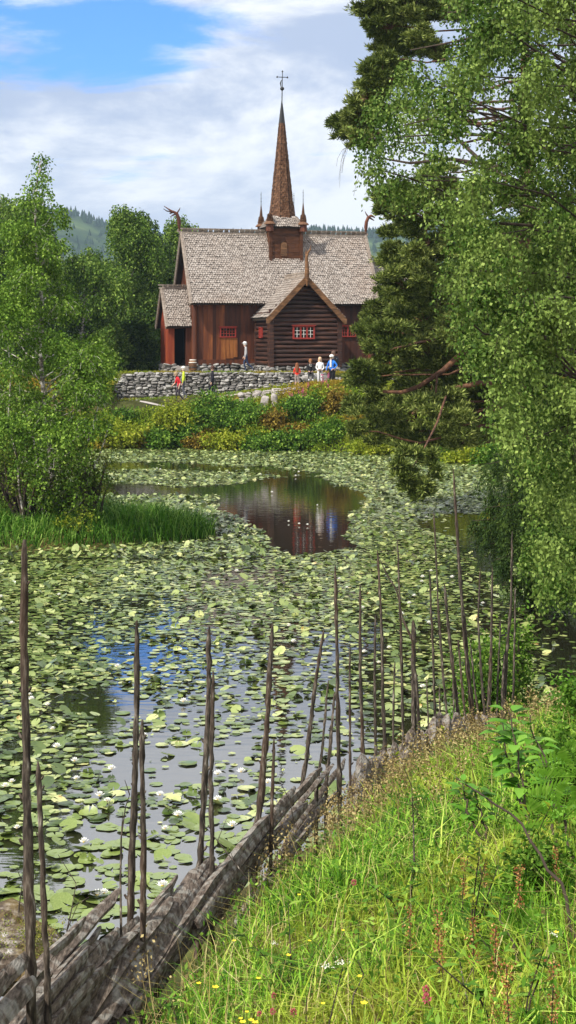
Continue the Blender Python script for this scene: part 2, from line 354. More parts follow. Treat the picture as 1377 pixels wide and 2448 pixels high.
# nave window with worn planks under it
wa,wb=Uof(528,wv0),Uof(561,wv0); z0=Zof(804,wa,wv0); z1=Zof(785,wa,wv0)
window(wa,wb,z0,z1,wv0-.03,church,1,3,5)
mb=MB(); x=wa+.02
while x<wb+.02:
    w=random.uniform(.2,.3); mb.box((x,wv0-.05+jit(.01),fz+.2+jit(.1)),(x+w-.01,wv0-.02,z0-.09)); x+=w
pn=mb.build('plank_panel',MT['plank_orange'],church)
# ---- tower
tu0,tu1=Uof(647,1.72),Uof(720,1.72); tv0,tv1=1.72,1.72+(tu1-tu0)
tz0=Zof(628,tu0,tv0); tz1=Zof(541,tu0,tv0)
mb=MB(); z=tz0-.4
mb.box((tu0+.05,tv0+.05,z),(tu1-.05,tv1-.05,tz1))
for k in range(5):
    h=(tz1-tz0+.4)/5; 
    mb.box((tu0,tv0+jit(.01),z+.008),(tu1,tv0+.05,z+h-.008)); mb.box((tu0+jit(.01),tv0,z+.008),(tu0+.05,tv1,z+h-.008)); mb.box((tu1-.05,tv0,z+.008),(tu1,tv1,z+h-.008))
    z+=h
for a in (tu0,tu1):
    for b in (tv0,tv1): mb.box((a-.09,b-.09,tz0-.4),(a+.09,b+.09,tz1))
tower=mb.build('tower',MT['towerwood'],church)
mb=MB(); cu=(Uof(669,tv0)+Uof(688,tv0))/2; zc=Zof(580,cu,tv0); zb=Zof(612,cu,tv0)
ar=[(cu-.2,tv0-.05,zb),(cu+.2,tv0-.05,zb),(cu+.2,tv0-.05,zc-.15)]+[(cu+.2*math.cos(a),tv0-.05,zc-.15+.2*math.sin(a)) for a in (.5,1.05,1.57,2.1,2.6)]+[(cu-.2,tv0-.05,zc-.15)]
mb.prism(ar,(0,.05,0)); mb.build('arched_shutter',MT['board_brown'],tower)
mb=MB(); mb.box((tu0-.12,tv0-.14,tz0-.1),(tu1+.12,tv0-.02,tz0-.02)); mb.build('tower_flashing_board',MT['board_pale'],tower)
tcu,tcv=(tu0+tu1)/2,(tv0+tv1)/2; hs=(tu1-tu0)/2; sk=hs+.17
# skirt roof (four slopes to an octagon) + spire
rz=Zof(527,tcu,tcv); rb=.80
mb=MB()
ez=tz1-.03
for k in range(4):
    a=k*PI/2; ca,sa=math.cos(a),math.sin(a); R=lambda x,y:np.array([tcu+x*ca-y*sa,tcv+x*sa+y*ca,0])
    p0=R(-sk,-sk)+[0,0,ez]; p1=R(sk,-sk)+[0,0,ez]; q0=R(-rb*.9,-rb*.9)+[0,0,rz+.1]; q1=R(rb*.9,-rb*.9)+[0,0,rz+.1]
    mb.hexa([p0-[0,0,.1],p1-[0,0,.1],q1-[0,0,.1],q0-[0,0,.1],p0,p1,q1,q0],1)
    s_=((q0+q1)-(p0+p1))/2; Ls=2*sk; Ss=np.linalg.norm(s_); dx=(sk-rb*.9)
    shingles(mb,p0,p1-p0,s_,Ls,Ss,.13,.14,lambda uu,ss:uu>dx*ss/Ss-.03 and uu<Ls-dx*ss/Ss+.03)
mb.build('skirt_roof',[MT['shingle'],MT['under']],tower)
tipz=Zof(247,tcu,tcv)
mb=MB(); oct=lambda r:[(tcu+r*math.cos(PI/8+i*PI/4),tcv+r*math.sin(PI/8+i*PI/4)) for i in range(8)]
def rad(h):  # slightly flared foot
    return .045+(rb-.045)*((1-h)+.10*max(0,(1-h*5))**2)
hh=np.linspace(0,1,14); rings=[(rad(h),rz+(tipz-rz)*h) for h in hh]
mb.lathe(rings,(tcu,tcv,0),8,1,False,PI/8)
rows=46
for r in range(rows):
    h=r/rows*.84; z=rz+(tipz-rz)*h; rr=rad(h); r2=rad(h+.84/rows*1.35); z2=rz+(tipz-rz)*(h+.84/rows*1.35); nn=max(2,int(rr*.765/.125))
    P=oct(rr); Q=oct(r2)
    for k in range(8):
        a=np.array([*P[k],z]); b=np.array([*P[(k+1)%8],z]); c=np.array([*Q[k],z2]); d=np.array([*Q[(k+1)%8],z2])
        nrm=unit(np.cross(b-a,c-a)); 
        for i in range(nn):
            o=(.5/nn if r%2 else 0); t0=i/nn+o; t1=min(1,t0+.92/nn)
            if t0>=1: continue
            tm=(t0+t1)/2; L_=lambda t,A,B:A+(B-A)*t; j=random.uniform(.02,.05)
            tipd=(c-a)*(-.22)
            p=[L_(t0,a,b)+nrm*j,L_(tm,a,b)+tipd+nrm*j*1.1,L_(t1,a,b)+nrm*j,L_(t1,c,d)+nrm*.012,L_(t0,c,d)+nrm*.012]
            bb=[x-nrm*.022 for x in p[:3]]
            mb.add(p,[(0,1,2,3)],0); mb.add([p[3],p[4],p[0]],[(0,1,2)],0); mb.quads([[bb[0],bb[1],p[1],p[0]],[bb[1],bb[2],p[2],p[1]]],0)
spire=mb.build('spire',[MT['shingle_brown'],MT['under']],church)
mb=MB(); mb.lathe([(rad(.83)+.03,0),(rad(.93)+.02,(tipz-rz)*.1),(.05,(tipz-rz)*.17),(.03,(tipz-rz)*.19)],(tcu,tcv,rz+(tipz-rz)*.83),8,0,False,PI/8)
mb.build('spire_cap',MT['iron'],spire)
ctop=Zof(171,tcu,tcv); bz=Zof(212,tcu,tcv); az=Zof(184.5,tcu,tcv)
mb=MB(); mb.tube([(tcu,tcv,tipz-.3),(tcu+.02,tcv,bz),(tcu+.04,tcv,ctop)],[.035,.03,.02],6)
for s_,hw in ((-1,.33),(1,.33)):
    e=(tcu+.03+s_*hw,tcv,az); mb.tube([(tcu+.03,tcv,az),e],[.028,.02],6); mb.lathe([(.01,-.06),(.055,-.03),(.06,0),(.03,.05),(.01,.07)],e,8)
mb.lathe([(.01,-.06),(.05,-.02),(.05,.03),(.01,.07)],(tcu+.04,tcv,ctop),8)
mb.tube([(tcu-.05,tcv,az-.62),(tcu-.09,tcv,az-.38),(tcu-.02,tcv,az-.18)],[.02,.045,.02],6)
mb.build('cross',MT['iron'],spire)
mb=MB(); mb.lathe([(.02,-.13),(.11,-.07),(.14,0),(.11,.07),(.02,.13)],(tcu+.02,tcv,bz),12); mb.build('spire_ball',MT['iron'],spire)
# pinnacles
for (a,b,rod) in ((tu0-.08,tv0-.12,False),(tu0-.08,tv1+.12,True),(tu1+.1,tv0-.1,True),(tu1+.1,tv1+.1,True)):
    mb=MB(); mb.lathe([(.26,-.02),(.24,.28),(.24,.42)],(a,b,ez-.25),8,1,False)
    mb.lathe([(.38,0),(.36,.04),(.24,.16),(.17,.2)],(a,b,ez+.15),10,0,False)
    mb.lathe([(.185,0),(.14,.34),(.10,.52),(.05,.95),(.02,1.2)] if rod else [(.175,0),(.14,.3),(.11,.45),(.03,.52)],(a,b,ez+.34),8,0,False)
    if rod:
        mb.tube([(a,b,ez+1.4),(a,b,ez+2.35)],[.022,.012],5,2)
        for q in (.3,.5,.72): mb.lathe([(.01,-.03),(.04,0),(.01,.03)],(a,b,ez+1.45+q),6,2)
    for r in range(6):
        for k in range(8):
            an=k*PI/4+(r%2)*.39; q=.19-.012*r
            mb.box((a+q*math.cos(an)-.03,b+q*math.sin(an)-.03,ez+.36+r*.07),(a+q*math.cos(an)+.03,b+q*math.sin(an)+.03,ez+.42+r*.07),0)
    mb.build('pinnacle',[MT['shingle_brown'],MT['plank'],MT['iron']],tower)
# ---- log transept
xv0=-3.05; xu0,xu1=Uof(647,xv0),Uof(811,xv0)
xc=Uof(732,xv0-.35); xz=Zof(662,xc,xv0-.3); xe=Zof(760,xc,xv0-.3); hw=(Uof(821,xv0-.35)-Uof(641,xv0-.35))/2
tr=lambda x:xe+.18+(xz-xe-.3)*(1-abs(x-xc)/hw)
nz_=int((xz-.0)/.235); mb=MB()
for i in range(30):
    z=.42+i*.262
    if z>xz-.35: break
    for side in ('f','l','r'):
        r_=.135*random.uniform(.93,1.04)
        prof=[1,.9,.95,1.1,1,.9,.95,1.1]
        if side=='f':
            a,b=xu0,xu1
            if z>tr(xu0)-.05:
                hx=hw*(1-(z-xe-.15)/(xz-xe-.25)); a,b=max(xu0,xc-hx),min(xu1,xc+hx)
            if b-a<.25: continue
            ext=.12 if z<tr(xu0) else 0
            pts=[(a-ext+(b-a+2*ext)*t,xv0+jit(.012),z+jit(.012)) for t in np.linspace(0,1,7)]
            mb.tube(pts,[r_*random.uniform(.95,1.05) for _ in pts],8)
        else:
            if z>tr(xu0)-.1: continue
            uu=xu0+.02 if side=='l' else xu1-.02
            mb.tube([(uu,xv0-.1,z+.1),(uu,xv0+1.5,z+.1+jit(.01)),(uu,wv0+.1,z+.1)],[r_,r_*.97,r_],8)
lw=mb.build('log_wall',MT['log'],church)
mb=MB(); mb.prism([(xu0+.1,xv0+.1,.2),(xu1-.1,xv0+.1,.2),(xu1-.1,xv0+.1,tr(xu1)-.1),(xc,xv0+.1,xz-.2),(xu0+.1,xv0+.1,tr(xu0)-.1)],(0,3.1,0)); mb.build('inner_wall',MT['dark'],church)
for q in (((xu0-.11,xv0-.2,.3),(xu0+.15,xv0-.08,tr(xu0)-.1)),((xu1-.15,xv0-.2,.3),(xu1+.11,xv0-.08,tr(xu0)-.1)),((xu0-.12,xv0+.1,.3),(xu0-.04,xv0+.3,tr(xu0)-.1)),((xu0-.12,wv0-.45,.3),(xu0-.04,wv0-.2,tr(xu0)-.1))):
    mb=MB(); mb.box(*q); mb.build('corner_board',MT['log'],church)
mb=MB(); stones_strip(mb,(xu0,xv0+.02,0),(xu1,xv0+.02,0),-.15,.3,.3,.35); stones_strip(mb,(xu0+.02,xv0,0),(xu0+.02,wv0,0),-.15,.3,.3,.35,(-1,0,0)); mb.box((xu0+.1,xv0+.1,-.2),(xu1-.1,wv0,.28),1)
mb.build('stone_footing',[MT['stone'],MT['mortar']],church)
w0,w1=Uof(701,xv0-.15),Uof(751,xv0-.15); zt=Zof(781,w0,xv0-.15); zb=Zof(809,w0,xv0-.15)
window(w0+.06,w1-.06,zb+.05,zt-.03,xv0-.14,church,3,3,2,'redpaint','white',fw=.09)
# small side window on the log transept
mb=MB(); vz=(xv0+wv0)/2-.05; a0=Zof(810,xu0,vz)+.05; a1=Zof(782,xu0,vz)
for (va,vb,za,zb2) in ((vz-.33,vz+.33,a1-.06,a1),(vz-.33,vz+.33,a0,a0+.06),(vz-.33,vz-.22,a0,a1),(vz+.22,vz+.33,a0,a1)): mb.box((xu0-.2,va,za),(xu0-.1,vb,zb2))
mb.box((xu0-.185,vz-.04,a0),(xu0-.12,vz+.04,a1))
sw_=mb.build('window',MT['redpaint'],church)
mb=MB(); mb.box((xu0-.15,vz-.22,a0+.05),(xu0-.12,vz+.22,a1-.05)); mb.build('pane',MT['pane'],sw_)
mb=MB()
for q in (.33,.66): mb.box((xu0-.18,vz-.22,a0+(a1-a0)*q-.02),(xu0-.151,vz+.22,a0+(a1-a0)*q+.02))
mb.build('glazing_bar',MT['redpaint'],sw_)
# transept roof: boards of shingle, steps down; penetrates nave roof
rv0=xv0-.42; bl=np.array([hw,0,xz-xe]); BL=np.linalg.norm(bl)
vend=lambda z:(z-EZ)/(AZ-EZ)*2.8   # nave roof surface
mb=MB(); Lr=2.0-rv0+1.2
def lin(uu,ss):
    z=xe+(xz-xe)*ss/BL; v=rv0+uu; lim=max(vend(z),-.05 if z>EZ else wv0)
    return v<lim+.12
shingles(mb,(xc-hw,rv0,xe),(0,1,0),bl,Lr,BL,.16,.20,None,m=0) if False else None
# left slope: u axis must give outward normal -> run from back to front
def lin2(uu,ss): return lin(Lr-uu,ss)
shingles(mb,(xc-hw,rv0+Lr,xe),(0,-1,0),bl,Lr,BL,.21,.16,lin2,thick=.035,tip=.01,lift=.06)
shingles(mb,(xc+hw,rv0,xe),(0,1,0),np.array([-hw,0,xz-xe]),Lr,BL,.21,.16,lin,thick=.035,tip=.01)
for sg in (-1,1):
    e=np.array([xc+sg*hw,0,xe-.03]); t=np.array([xc,0,xz-.03]); k=10
    for i in range(k):
        a=e+(t-e)*i/k; b=e+(t-e)*(i+1)/k; va=max(vend(a[2]),wv0 if a[2]<EZ else -.05)+.1; vb=max(vend(b[2]),wv0 if b[2]<EZ else -.05)+.1
        A=[a[0],rv0,a[2]];B=[b[0],rv0,b[2]];C=[b[0],vb,b[2]];D=[a[0],va,a[2]]
        dn=np.array([0,0,-.1]); mb.hexa([np.array(A)+dn,np.array(B)+dn,np.array(C)+dn,np.array(D)+dn,A,B,C,D],1)
tr_=mb.build('shingle_roof',[MT['shingle'],MT['under']],church)
mb=MB()
for sg in (-1,1):
    mb.beam((xc+sg*(hw+.12),rv0-.04,xe-.22),(xc,rv0-.04,xz-.02),.07,.30,(0,1,0)) if False else mb.prism([(xc+sg*(hw+.14),rv0-.09,xe-.34),(xc+sg*(hw+.02),rv0-.09,xe-.36),(xc,rv0-.09,xz-.32),(xc,rv0-.09,xz+.10),(xc+sg*(hw+.16),rv0-.09,xe-.06)],(0,.08,0))
mb.build('barge_board',MT['board_brown'],tr_)
mb=MB(); ve=vend(xz+.05); mb.beam((xc,rv0,xz+.06),(xc,ve,xz+.06),.26,.08); crest(mb,(xc,rv0+.1,xz+.08),(xc,ve,xz+.08),.2,8); mb.build('ridge_crest',MT['board_pale'],tr_)
mb=MB(); b=np.array([xc,rv0-.1,xz-.55]); mb.tube([b,b+[0,0,.6],b+[0,0,1.25],b+[-.03,0,1.65],b+[.04,0,1.95],b+[.2,0,2.15],b+[.24,0,2.4]],[.05,.15,.12,.09,.08,.05,.015],8)
mb.tube([b+[-.03,0,1.7],b+[-.08,0,1.95],b+[.0,0,2.15]],[.05,.04,.015],6); mb.build('dragon_head',MT['board_brown'],church)
# ---- porch at the left end
pu0,pu1=Uof(398,1.15)-.0,wu0-.02; pv0,pvc=1.15,2.8; pez=Zof(780,pu0,pv0); pz=Zof(693,pu0,pvc); pl=np.array([0,pvc-pv0,pz-pez]); PL=np.linalg.norm(pl)
mb=MB(); shingles(mb,(pu0,pv0,pez),(1,0,0),pl,pu1-pu0,PL,.14,.15); shingles(mb,(pu1,2*pvc-pv0,pez),(-1,0,0),pl*[1,-1,1],pu1-pu0,PL,.3,.3)
for sg in (1,-1):
    y0=pvc-sg*(pvc-pv0); mb.hexa([(pu0,y0,pez-.1),(pu1,y0,pez-.1),(pu1,pvc-sg*.005,pz-.1),(pu0,pvc-sg*.005,pz-.1),(pu0,y0,pez),(pu1,y0,pez),(pu1,pvc-sg*.005,pz),(pu0,pvc-sg*.005,pz)],1)
pr=mb.build('porch_roof',[MT['shingle'],MT['under']],church)
mb=MB()
for sg in (1,-1):
    y0=pvc-sg*(pvc-pv0+.1); mb.beam((pu0-.03,y0,pez-.1),(pu0-.03,pvc,pz+.06),.08,.22); mb.beam((pu0,y0,pez),(pu0,pvc,pz+.14),.2,.06)
mb.beam((pu0-.15,pvc,pz+.12),(pu1,pvc,pz+.12),.2,.1); mb.beam((pu0-.2,pvc,pz+.3),(pu1,pvc,pz+.3),.1,.07)
for k in range(6): mb.box((pu0+.05+k*.27,pvc-.04,pz+.14),(pu0+.14+k*.27,pvc+.04,pz+.28))
mb.build('verge_board',MT['board_pale'],pr)
pwu=pu0+.2; pw1=pwu+.34
mb=MB(); x=pwu
while x<pw1-.05:
    w=(pw1-pwu)/4; mb.box((x+.006,1.45+jit(.01),.4),(x+w,1.53,pez+.02)); x+=w
v=1.45
while v<4.1:
    mb.box((pwu+jit(.01),v+.004,.4),(pwu+.08,v+.27,pez+(pz-pez-.2)*(1-abs(v+.13-pvc)/1.65))); v+=.27
mb.build('porch_wall',MT['plank_red'],church)
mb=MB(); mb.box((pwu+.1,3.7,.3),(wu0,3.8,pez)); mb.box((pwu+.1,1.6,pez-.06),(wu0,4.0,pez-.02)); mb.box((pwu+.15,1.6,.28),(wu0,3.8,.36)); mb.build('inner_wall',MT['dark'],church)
mb=MB(); mb.beam((pwu-.2,1.38,pez-.1),(wu0,1.38,pez-.02),.12,.14); mb.box((wu0-.35,1.4,.35),(wu0-.02,1.5,pez)); mb.build('porch_lintel',MT['plank'],church)
mb=MB(); stones_strip(mb,(pwu-.05,1.5,0),(pw1+.05,1.5,0),-.2,.4,.35,.4); stones_strip(mb,(pwu+.05,1.5,0),(pwu+.05,4,0),-.2,.4,.35,.4,(-1,0,0)); mb.build('stone_footing',MT['stone'],church)
mb=MB(); mb.box((pw1+.1,1.0,-.15),(wu0-.1,1.7,.30)); mb.box((pw1-.02,.7,-.15),(wu0+.05,1.0,.14)); mb.build('stone_step',MT['stone_pink'],church)
# ---- chancel on the right, lower roof
cu0,cu1=NL-.3,NL+4.5; cez=EZ-.9; cz_=AZ-1.75; cv0=.6; cl=np.array([0,2.8-cv0,cz_-cez]); CL=np.linalg.norm(cl)
mb=MB(); shingles(mb,(cu0,cv0,cez),(1,0,0),cl,cu1-cu0,CL,.16,.18)
for sg in (1,-1):
    y0=2.8-sg*(2.8-cv0); mb.hexa([(cu0,y0,cez-.1),(cu1,y0,cez-.1),(cu1,2.8-sg*.005,cz_-.1),(cu0,2.8-sg*.005,cz_-.1),(cu0,y0,cez),(cu1,y0,cez),(cu1,2.8-sg*.005,cz_),(cu0,2.8-sg*.005,cz_)],1)
cr=mb.build('shingle_roof',[MT['shingle'],MT['under']],church)
mb=MB(); crest(mb,(cu0,2.8,cz_+.05),(cu1,2.8,cz_+.05),.3,10); mb.build('ridge_crest',MT['board_pale'],cr)
mb=MB(); x=cu0+.4
while x<cu1-.3: w=random.uniform(.22,.33); mb.box((x+.006,cv0+.35+jit(.01),.4),(x+w,cv0+.45,cez+.1)); x+=w
mb.box((cu0+.4,cv0+.46,.2),(cu1-.3,4.6,cez+.3)); mb.build('plank_wall',MT['plank'],church)
# right-hand nave window, half hidden by the transept and pine
wa,wb=Uof(813,wv0),Uof(848,wv0); window(wa,wb,Zof(803,wa,wv0),Zof(782,wa,wv0),wv0-.03,church,2,3,3)
# ---- barrel on the terrace
bx=W(461,868,59.35)
mb=MB(); barrel=empty('wooden_barrel',(bx[0],bx[1],0),0,'small wooden barrel with pale metal hoops standing by the church corner post','barrel')
zb=CZ+.02
mb=MB(); mb.lathe([(.17,0),(.21,.15),(.225,.35),(.21,.55),(.17,.72),(.15,.70)],(0,0,zb),14); mb.build('barrel_body',MT['board_brown'],barrel)
for (r_,z_) in ((.183,.06),(.22,.2),(.22,.5),(.183,.65)):
    mb=MB(); mb.lathe([(r_,0),(r_+.012,.005),(r_+.012,.05),(r_,.055)],(0,0,zb+z_),14); mb.build('hoop',MT['white'] if z_>.4 else MT['iron'],barrel)
barrel.scale=(1.05,1.05,1)
# ================================================================= GROUND, WATER, WALLS
FL=np.array([(-1.6,1.5),(-1.3,2.8),(-1.05,4),(-.8,5.4),(-.49,6.2),(-.11,6.8),(.26,7.8),(.5,8.5),(1.07,9.8),(1.84,11),(2.68,12),(4.2,13.2),(6.2,14.3),(9,15.2)])
def fence_side(x,y):
    """signed distance to the fence line, positive on the pond side"""
    x=np.asarray(x,float);y=np.asarray(y,float)/K; best=np.full(x.shape,1e9); sg=np.zeros(x.shape)
    for i in range(len(FL)-1):
        a=FL[i];b=FL[i+1];d=b-a;L2=(d**2).sum(); t=np.clip(((x-a[0])*d[0]+(y-a[1])*d[1])/L2,0,1)
        dx=x-a[0]-t*d[0];dy=y-a[1]-t*d[1]; dist=np.hypot(dx,dy); s=np.sign(d[0]*(y-a[1])-d[1]*(x-a[0]))
        m=dist<best; best=np.where(m,dist,best); sg=np.where(m,s,sg)
    return best*sg
def nearz(x,y):
    x=np.asarray(x,float);yw=np.asarray(y,float); y=yw/K
    z=3.95-.27*y+.25*np.clip(x,-4,5)-.135*np.maximum(0,y-8.2)
    s=fence_side(x,yw); z=z-.36*np.exp(-(s/.5)**2)+.12*(fbm(x,y,1.3)-.5)
    z=z-np.where(s>0,.05+.8*np.maximum(0,s-.15),0)
    z=z+np.where((s<0)&(x>4),.25*np.minimum(4,np.maximum(0,x-4)),0)
    return np.where(y>15.5,-2,z)
SHX=np.array([-60,-30,-9.7,.3,5,9.8,14,30]); SHY=np.array([54,53.5,52.9,51.6,49.4,46,44.5,44])
PX=np.array([-14,-11,-6,-4,0,2.5,12]); PZ=np.array([2.1,2.2,2.42,2.55,3.02,3.2,3.3])
WALLY=57.0
def farz(x,y):
    y=y/K
    t=y-np.interp(x,SHX,SHY); pl=np.interp(x,PX,PZ)
    yb=np.minimum(4.2,WALLY-1.6-np.interp(x,SHX,SHY)); 
    k=np.clip(t/3.2,0,1); z=-.7+(pl+.7)*(k**.75); z=np.where(t<0,-.8,z)
    top=3.82; edge=np.where((x>-9.6)&(x<4.6),np.clip((y-WALLY-.1)/.25,0,1),np.clip((y-WALLY+3)/4,0,1))
    z=np.where(t>2.5,z+(top-pl)*edge,z)
    return z
# right shore of the pond
RSX=np.array([7.9,7.6,7.4,7.2,6.3,5.9,8.2,10,14]); RSY=np.array([14.5,18,22,26,29.5,31.5,36,42,46])
LSX=np.array([-9,-10,-16,-22,-26,-30]); LSY=np.array([8,14,20,30,42,53])
def sidez(x,y):
    y=y/K
    xr=np.interp(y,RSY,RSX); r=x-xr; zr=np.where(r>0,np.minimum(1.2+.03*r,-.2+.75*r),-.8)
    xl=np.interp(y,LSY,LSX); l=xl-x; zl=np.where(l>0,np.minimum(1.5+.03*l,-.2+.6*l),-.8)
    return np.maximum(zr,zl)
ISX0,ISX1=-15.0,-1.9
def islz(x,y):
    y=y/K
    e=((x+7.9)/5.5)**2+((y-28.7)/1.75)**2
    return np.where(e<1.6,.42*np.clip((1.12-e)*2.2,-1,1)+.05*fbm(x,y,2),-.8)
def gz(x,y):
    x=np.asarray(x,float);y=np.asarray(y,float)
    return np.maximum(np.maximum(nearz(x,y),farz(x,y)),np.maximum(sidez(x,y),islz(x,y)))+.03*(fbm(x,y,.9,3)-.5)
def nonuni(segs):
    o=[]
    for a,b,st in segs: o+=list(np.arange(a,b,st))
    o.append(segs[-1][1]); return np.array(o)
gx=nonuni([(-2500,-300,300),(-300,-60,20),(-60,-14,2),(-14,-5,.4),(-5,7,.2),(7,16,.4),(16,60,2),(60,300,20),(300,2500,300)])
gy=nonuni([(-30,-2,2),(-2,16,.2),(16,26,.5),(26,32,.3),(32,48,.5),(48,56.8,.25),(56.8,57.6,.1),(57.6,80,1),(80,300,20),(300,2600,200)])*K
X,Y=np.meshgrid(gx,gy); Z=gz(X,Y); nx,ny=len(gx),len(gy)
idx=np.arange(nx*ny).reshape(ny,nx); q=np.stack([idx[:-1,:-1],idx[:-1,1:],idx[1:,1:],idx[1:,:-1]],-1).reshape(-1,4)
mb=MB(); mb.add(np.stack([X,Y,Z],-1).reshape(-1,3),q,0,True)
ground=tag(mb.build('ground',MT['terrain']),kind='structure')
# paths draped on the ground
def drape(name,cl,w,mt,lift=.012):
    mb=MB(); P=[]
    cl=np.array(cl,float); 
    for i,(x,y) in enumerate(cl):
        d=cl[min(i+1,len(cl)-1)]-cl[max(i-1,0)]; d=d/np.linalg.norm(d); n=np.array([-d[1],d[0]])
        for k in range(5): 
            p=np.array([x,y])+n*w*(k/4-.5); P.append([p[0],p[1],float(gz(p[0],p[1]))+lift+.015])
    f=[(i*5+j,i*5+j+1,(i+1)*5+j+1,(i+1)*5+j) for i in range(len(cl)-1) for j in range(4)]
    mb.add(P,f,0,True); return tag(mb.build(name,MT[mt]),kind='structure')
drape('path',[(x,55.75*K) for x in np.arange(-4,7,.25)],1.6,'path')
drape('path',[(x,58.6*K) for x in np.arange(-9,-2.2,.25)],1.7,'path',.02)
# water
wm=bpy.data.materials.new('pond_water'); wm.use_nodes=True; N=wm.node_tree.nodes; L=wm.node_tree.links; b=N['Principled BSDF']
b.inputs['Base Color'].default_value=(.014,.013,.008,1); b.inputs['Roughness'].default_value=.02; b.inputs['IOR'].default_value=4.6; b.inputs['Specular IOR Level'].default_value=.5
tc=N.new('ShaderNodeTexCoord'); mp=N.new('ShaderNodeMapping'); mp.inputs['Scale'].default_value=(1.2,3.0,1); nz=N.new('ShaderNodeTexNoise'); nz.inputs['Scale'].default_value=1.5; nz.inputs['Detail'].default_value=2
bp=N.new('ShaderNodeBump'); bp.inputs['Strength'].default_value=.06; bp.inputs['Distance'].default_value=.05
L.new(tc.outputs['Object'],mp.inputs[0]); L.new(mp.outputs[0],nz.inputs['Vector']); L.new(nz.outputs['Fac'],bp.inputs['Height']); L.new(bp.outputs[0],b.inputs['Normal'])
mb=MB(); mb.quads([[(-40,6*K,0),(20,6*K,0),(20,56*K,0),(-40,56*K,0)]]); tag(mb.build('pond_water',wm),kind='structure')
# distant hills
def hz(x,y):
    px=CX+x/1500*FK
    ty=np.interp(px,[-900,-300,60,195,215,300,430,560,700,760,830,880,930,1100,1400,2200],[480,480,505,512,522,560,575,570,555,552,556,560,552,535,515,500])
    top=H+(HY-ty)*1500/FK; k=np.clip((y-500)/1000,0,1); k2=np.clip((y-1500)/800,0,1)
    return 0+(top)*(k**1.4)*(1-.35*k2)+ (14*(fbm(x,y,.008)-.5)+5*(fbm(x,y,.03,2)-.5))*k*(k<.97)
hx=np.arange(-1500,1501,20.); hy=np.arange(480,2101,25.); X,Y=np.meshgrid(hx,hy); Z=hz(X,Y); idx=np.arange(X.size).reshape(X.shape)
q=np.stack([idx[:-1,:-1],idx[:-1,1:],idx[1:,1:],idx[1:,:-1]],-1).reshape(-1,4); mb=MB(); mb.add(np.stack([X,Y,Z],-1).reshape(-1,3),q,0,True)
MT['hill']=mat('forested_hillside',[(0,(.012,.028,.012)),(.6,(.03,.06,.02)),(1,(.10,.13,.04))],'noise',(.03,.03,.03),1,0,.05,big=(.006,(.13,.19,.06),.6))
tag(mb.build('hills',MT['hill']),kind='structure')
mb=MB(); nt=9000; tx=rng.uniform(-750,750,nt); ty=np.where(rng.random(nt)<.45,rng.uniform(1440,1530,nt),rng.uniform(650,1500,nt)); keep=fbm(tx,ty,.01,5)>.3
tx,ty=tx[keep],ty[keep]; tz=hz(tx,ty); hh_=rng.uniform(3.5,9,len(tx)); rr=hh_*.25
a=np.arange(5)/5*2*PI; base=np.stack([tx[:,None]+rr[:,None]*np.cos(a),ty[:,None]+rr[:,None]*np.sin(a),np.repeat(tz[:,None]+1,5,1)],-1); tip=np.stack([tx,ty,tz+hh_],-1)
tr3=np.stack([base,np.roll(base,-1,1),np.repeat(tip[:,None],5,1)],2).reshape(-1,3,3); mb.tris(tr3)
MT['hillforest']=flat('far_conifer_forest',(.02,.045,.02),1,.05)
tag(mb.build('hill_forest',MT['hillforest']),'far conifer forest covering the blue hills','forest',kind='stuff')
# stone retaining walls
def wallthing(name,label,x0,x1,y,zb,zt,size,cat='stone wall',depth=.45,mt='stone'):
    r=empty(name,(0,0,0),0,label,cat); mb=MB(); n=int((x1-x0)/.8)
    for i in range(n):
        a=x0+(x1-x0)*i/n; b_=x0+(x1-x0)*(i+1)/n; zz=zb((a+b_)/2); zt_=zt((a+b_)/2)
        stones_strip(mb,(a,y,0),(b_,y,0),zz-.1,zt_,size,depth)
    mb.build('stonework',MT[mt],r)
    m2=MB(); n=12
    for i in range(n):
        a=x0+(x1-x0)*i/n+.05; b_=x0+(x1-x0)*(i+1)/n+.02; m2.box((a,y+.06+.001*i,min(zb(a),zb(b_))-.3),(b_,y+.3,zt((a+b_)/2)-.08))
    m2.build('earth_fill',MT['mortar'],r); return r
pz=lambda x:float(np.interp(x,PX,PZ))
wallthing('stone_retaining_wall','long grey dry-stone wall holding up the church terrace, behind the walking people',-10.2,4.6,WALLY*K,lambda x:pz(x)-.1,lambda x:3.84-(.25 if x>2.2 else 0)-max(0,(-8.6-x))*.25,.24)
wallthing('low_stone_edging','low pale stone edging along the near side of the gravel path',-2.6,3.4,54.75*K,lambda x:pz(x)-.75,lambda x:pz(x)+.06,.34,'stone edging',mt='stone_pink')
for i,(px,py,w,h,lab) in enumerate(((632,962,.5,.75,'upright pale standing stone below the path, left of its twin'),(656,958,.42,.8,'upright pale standing stone below the path, right of its twin'))):
    p=W(px,py,54.1); mb=MB(); stone(mb,p,(w*.42,.2,h*.5)); tag(mb.build('standing_stone',MT['stone_pink']),lab,'stone','pale stones on the bank')
p=W(365,966,54.3); mb=MB(); stone(mb,p,(.7,.25,.07)); tag(mb.build('stone_slab',MT['stone_pink']),'long flat pale stone slab lying in the grass left of the walkers','stone')
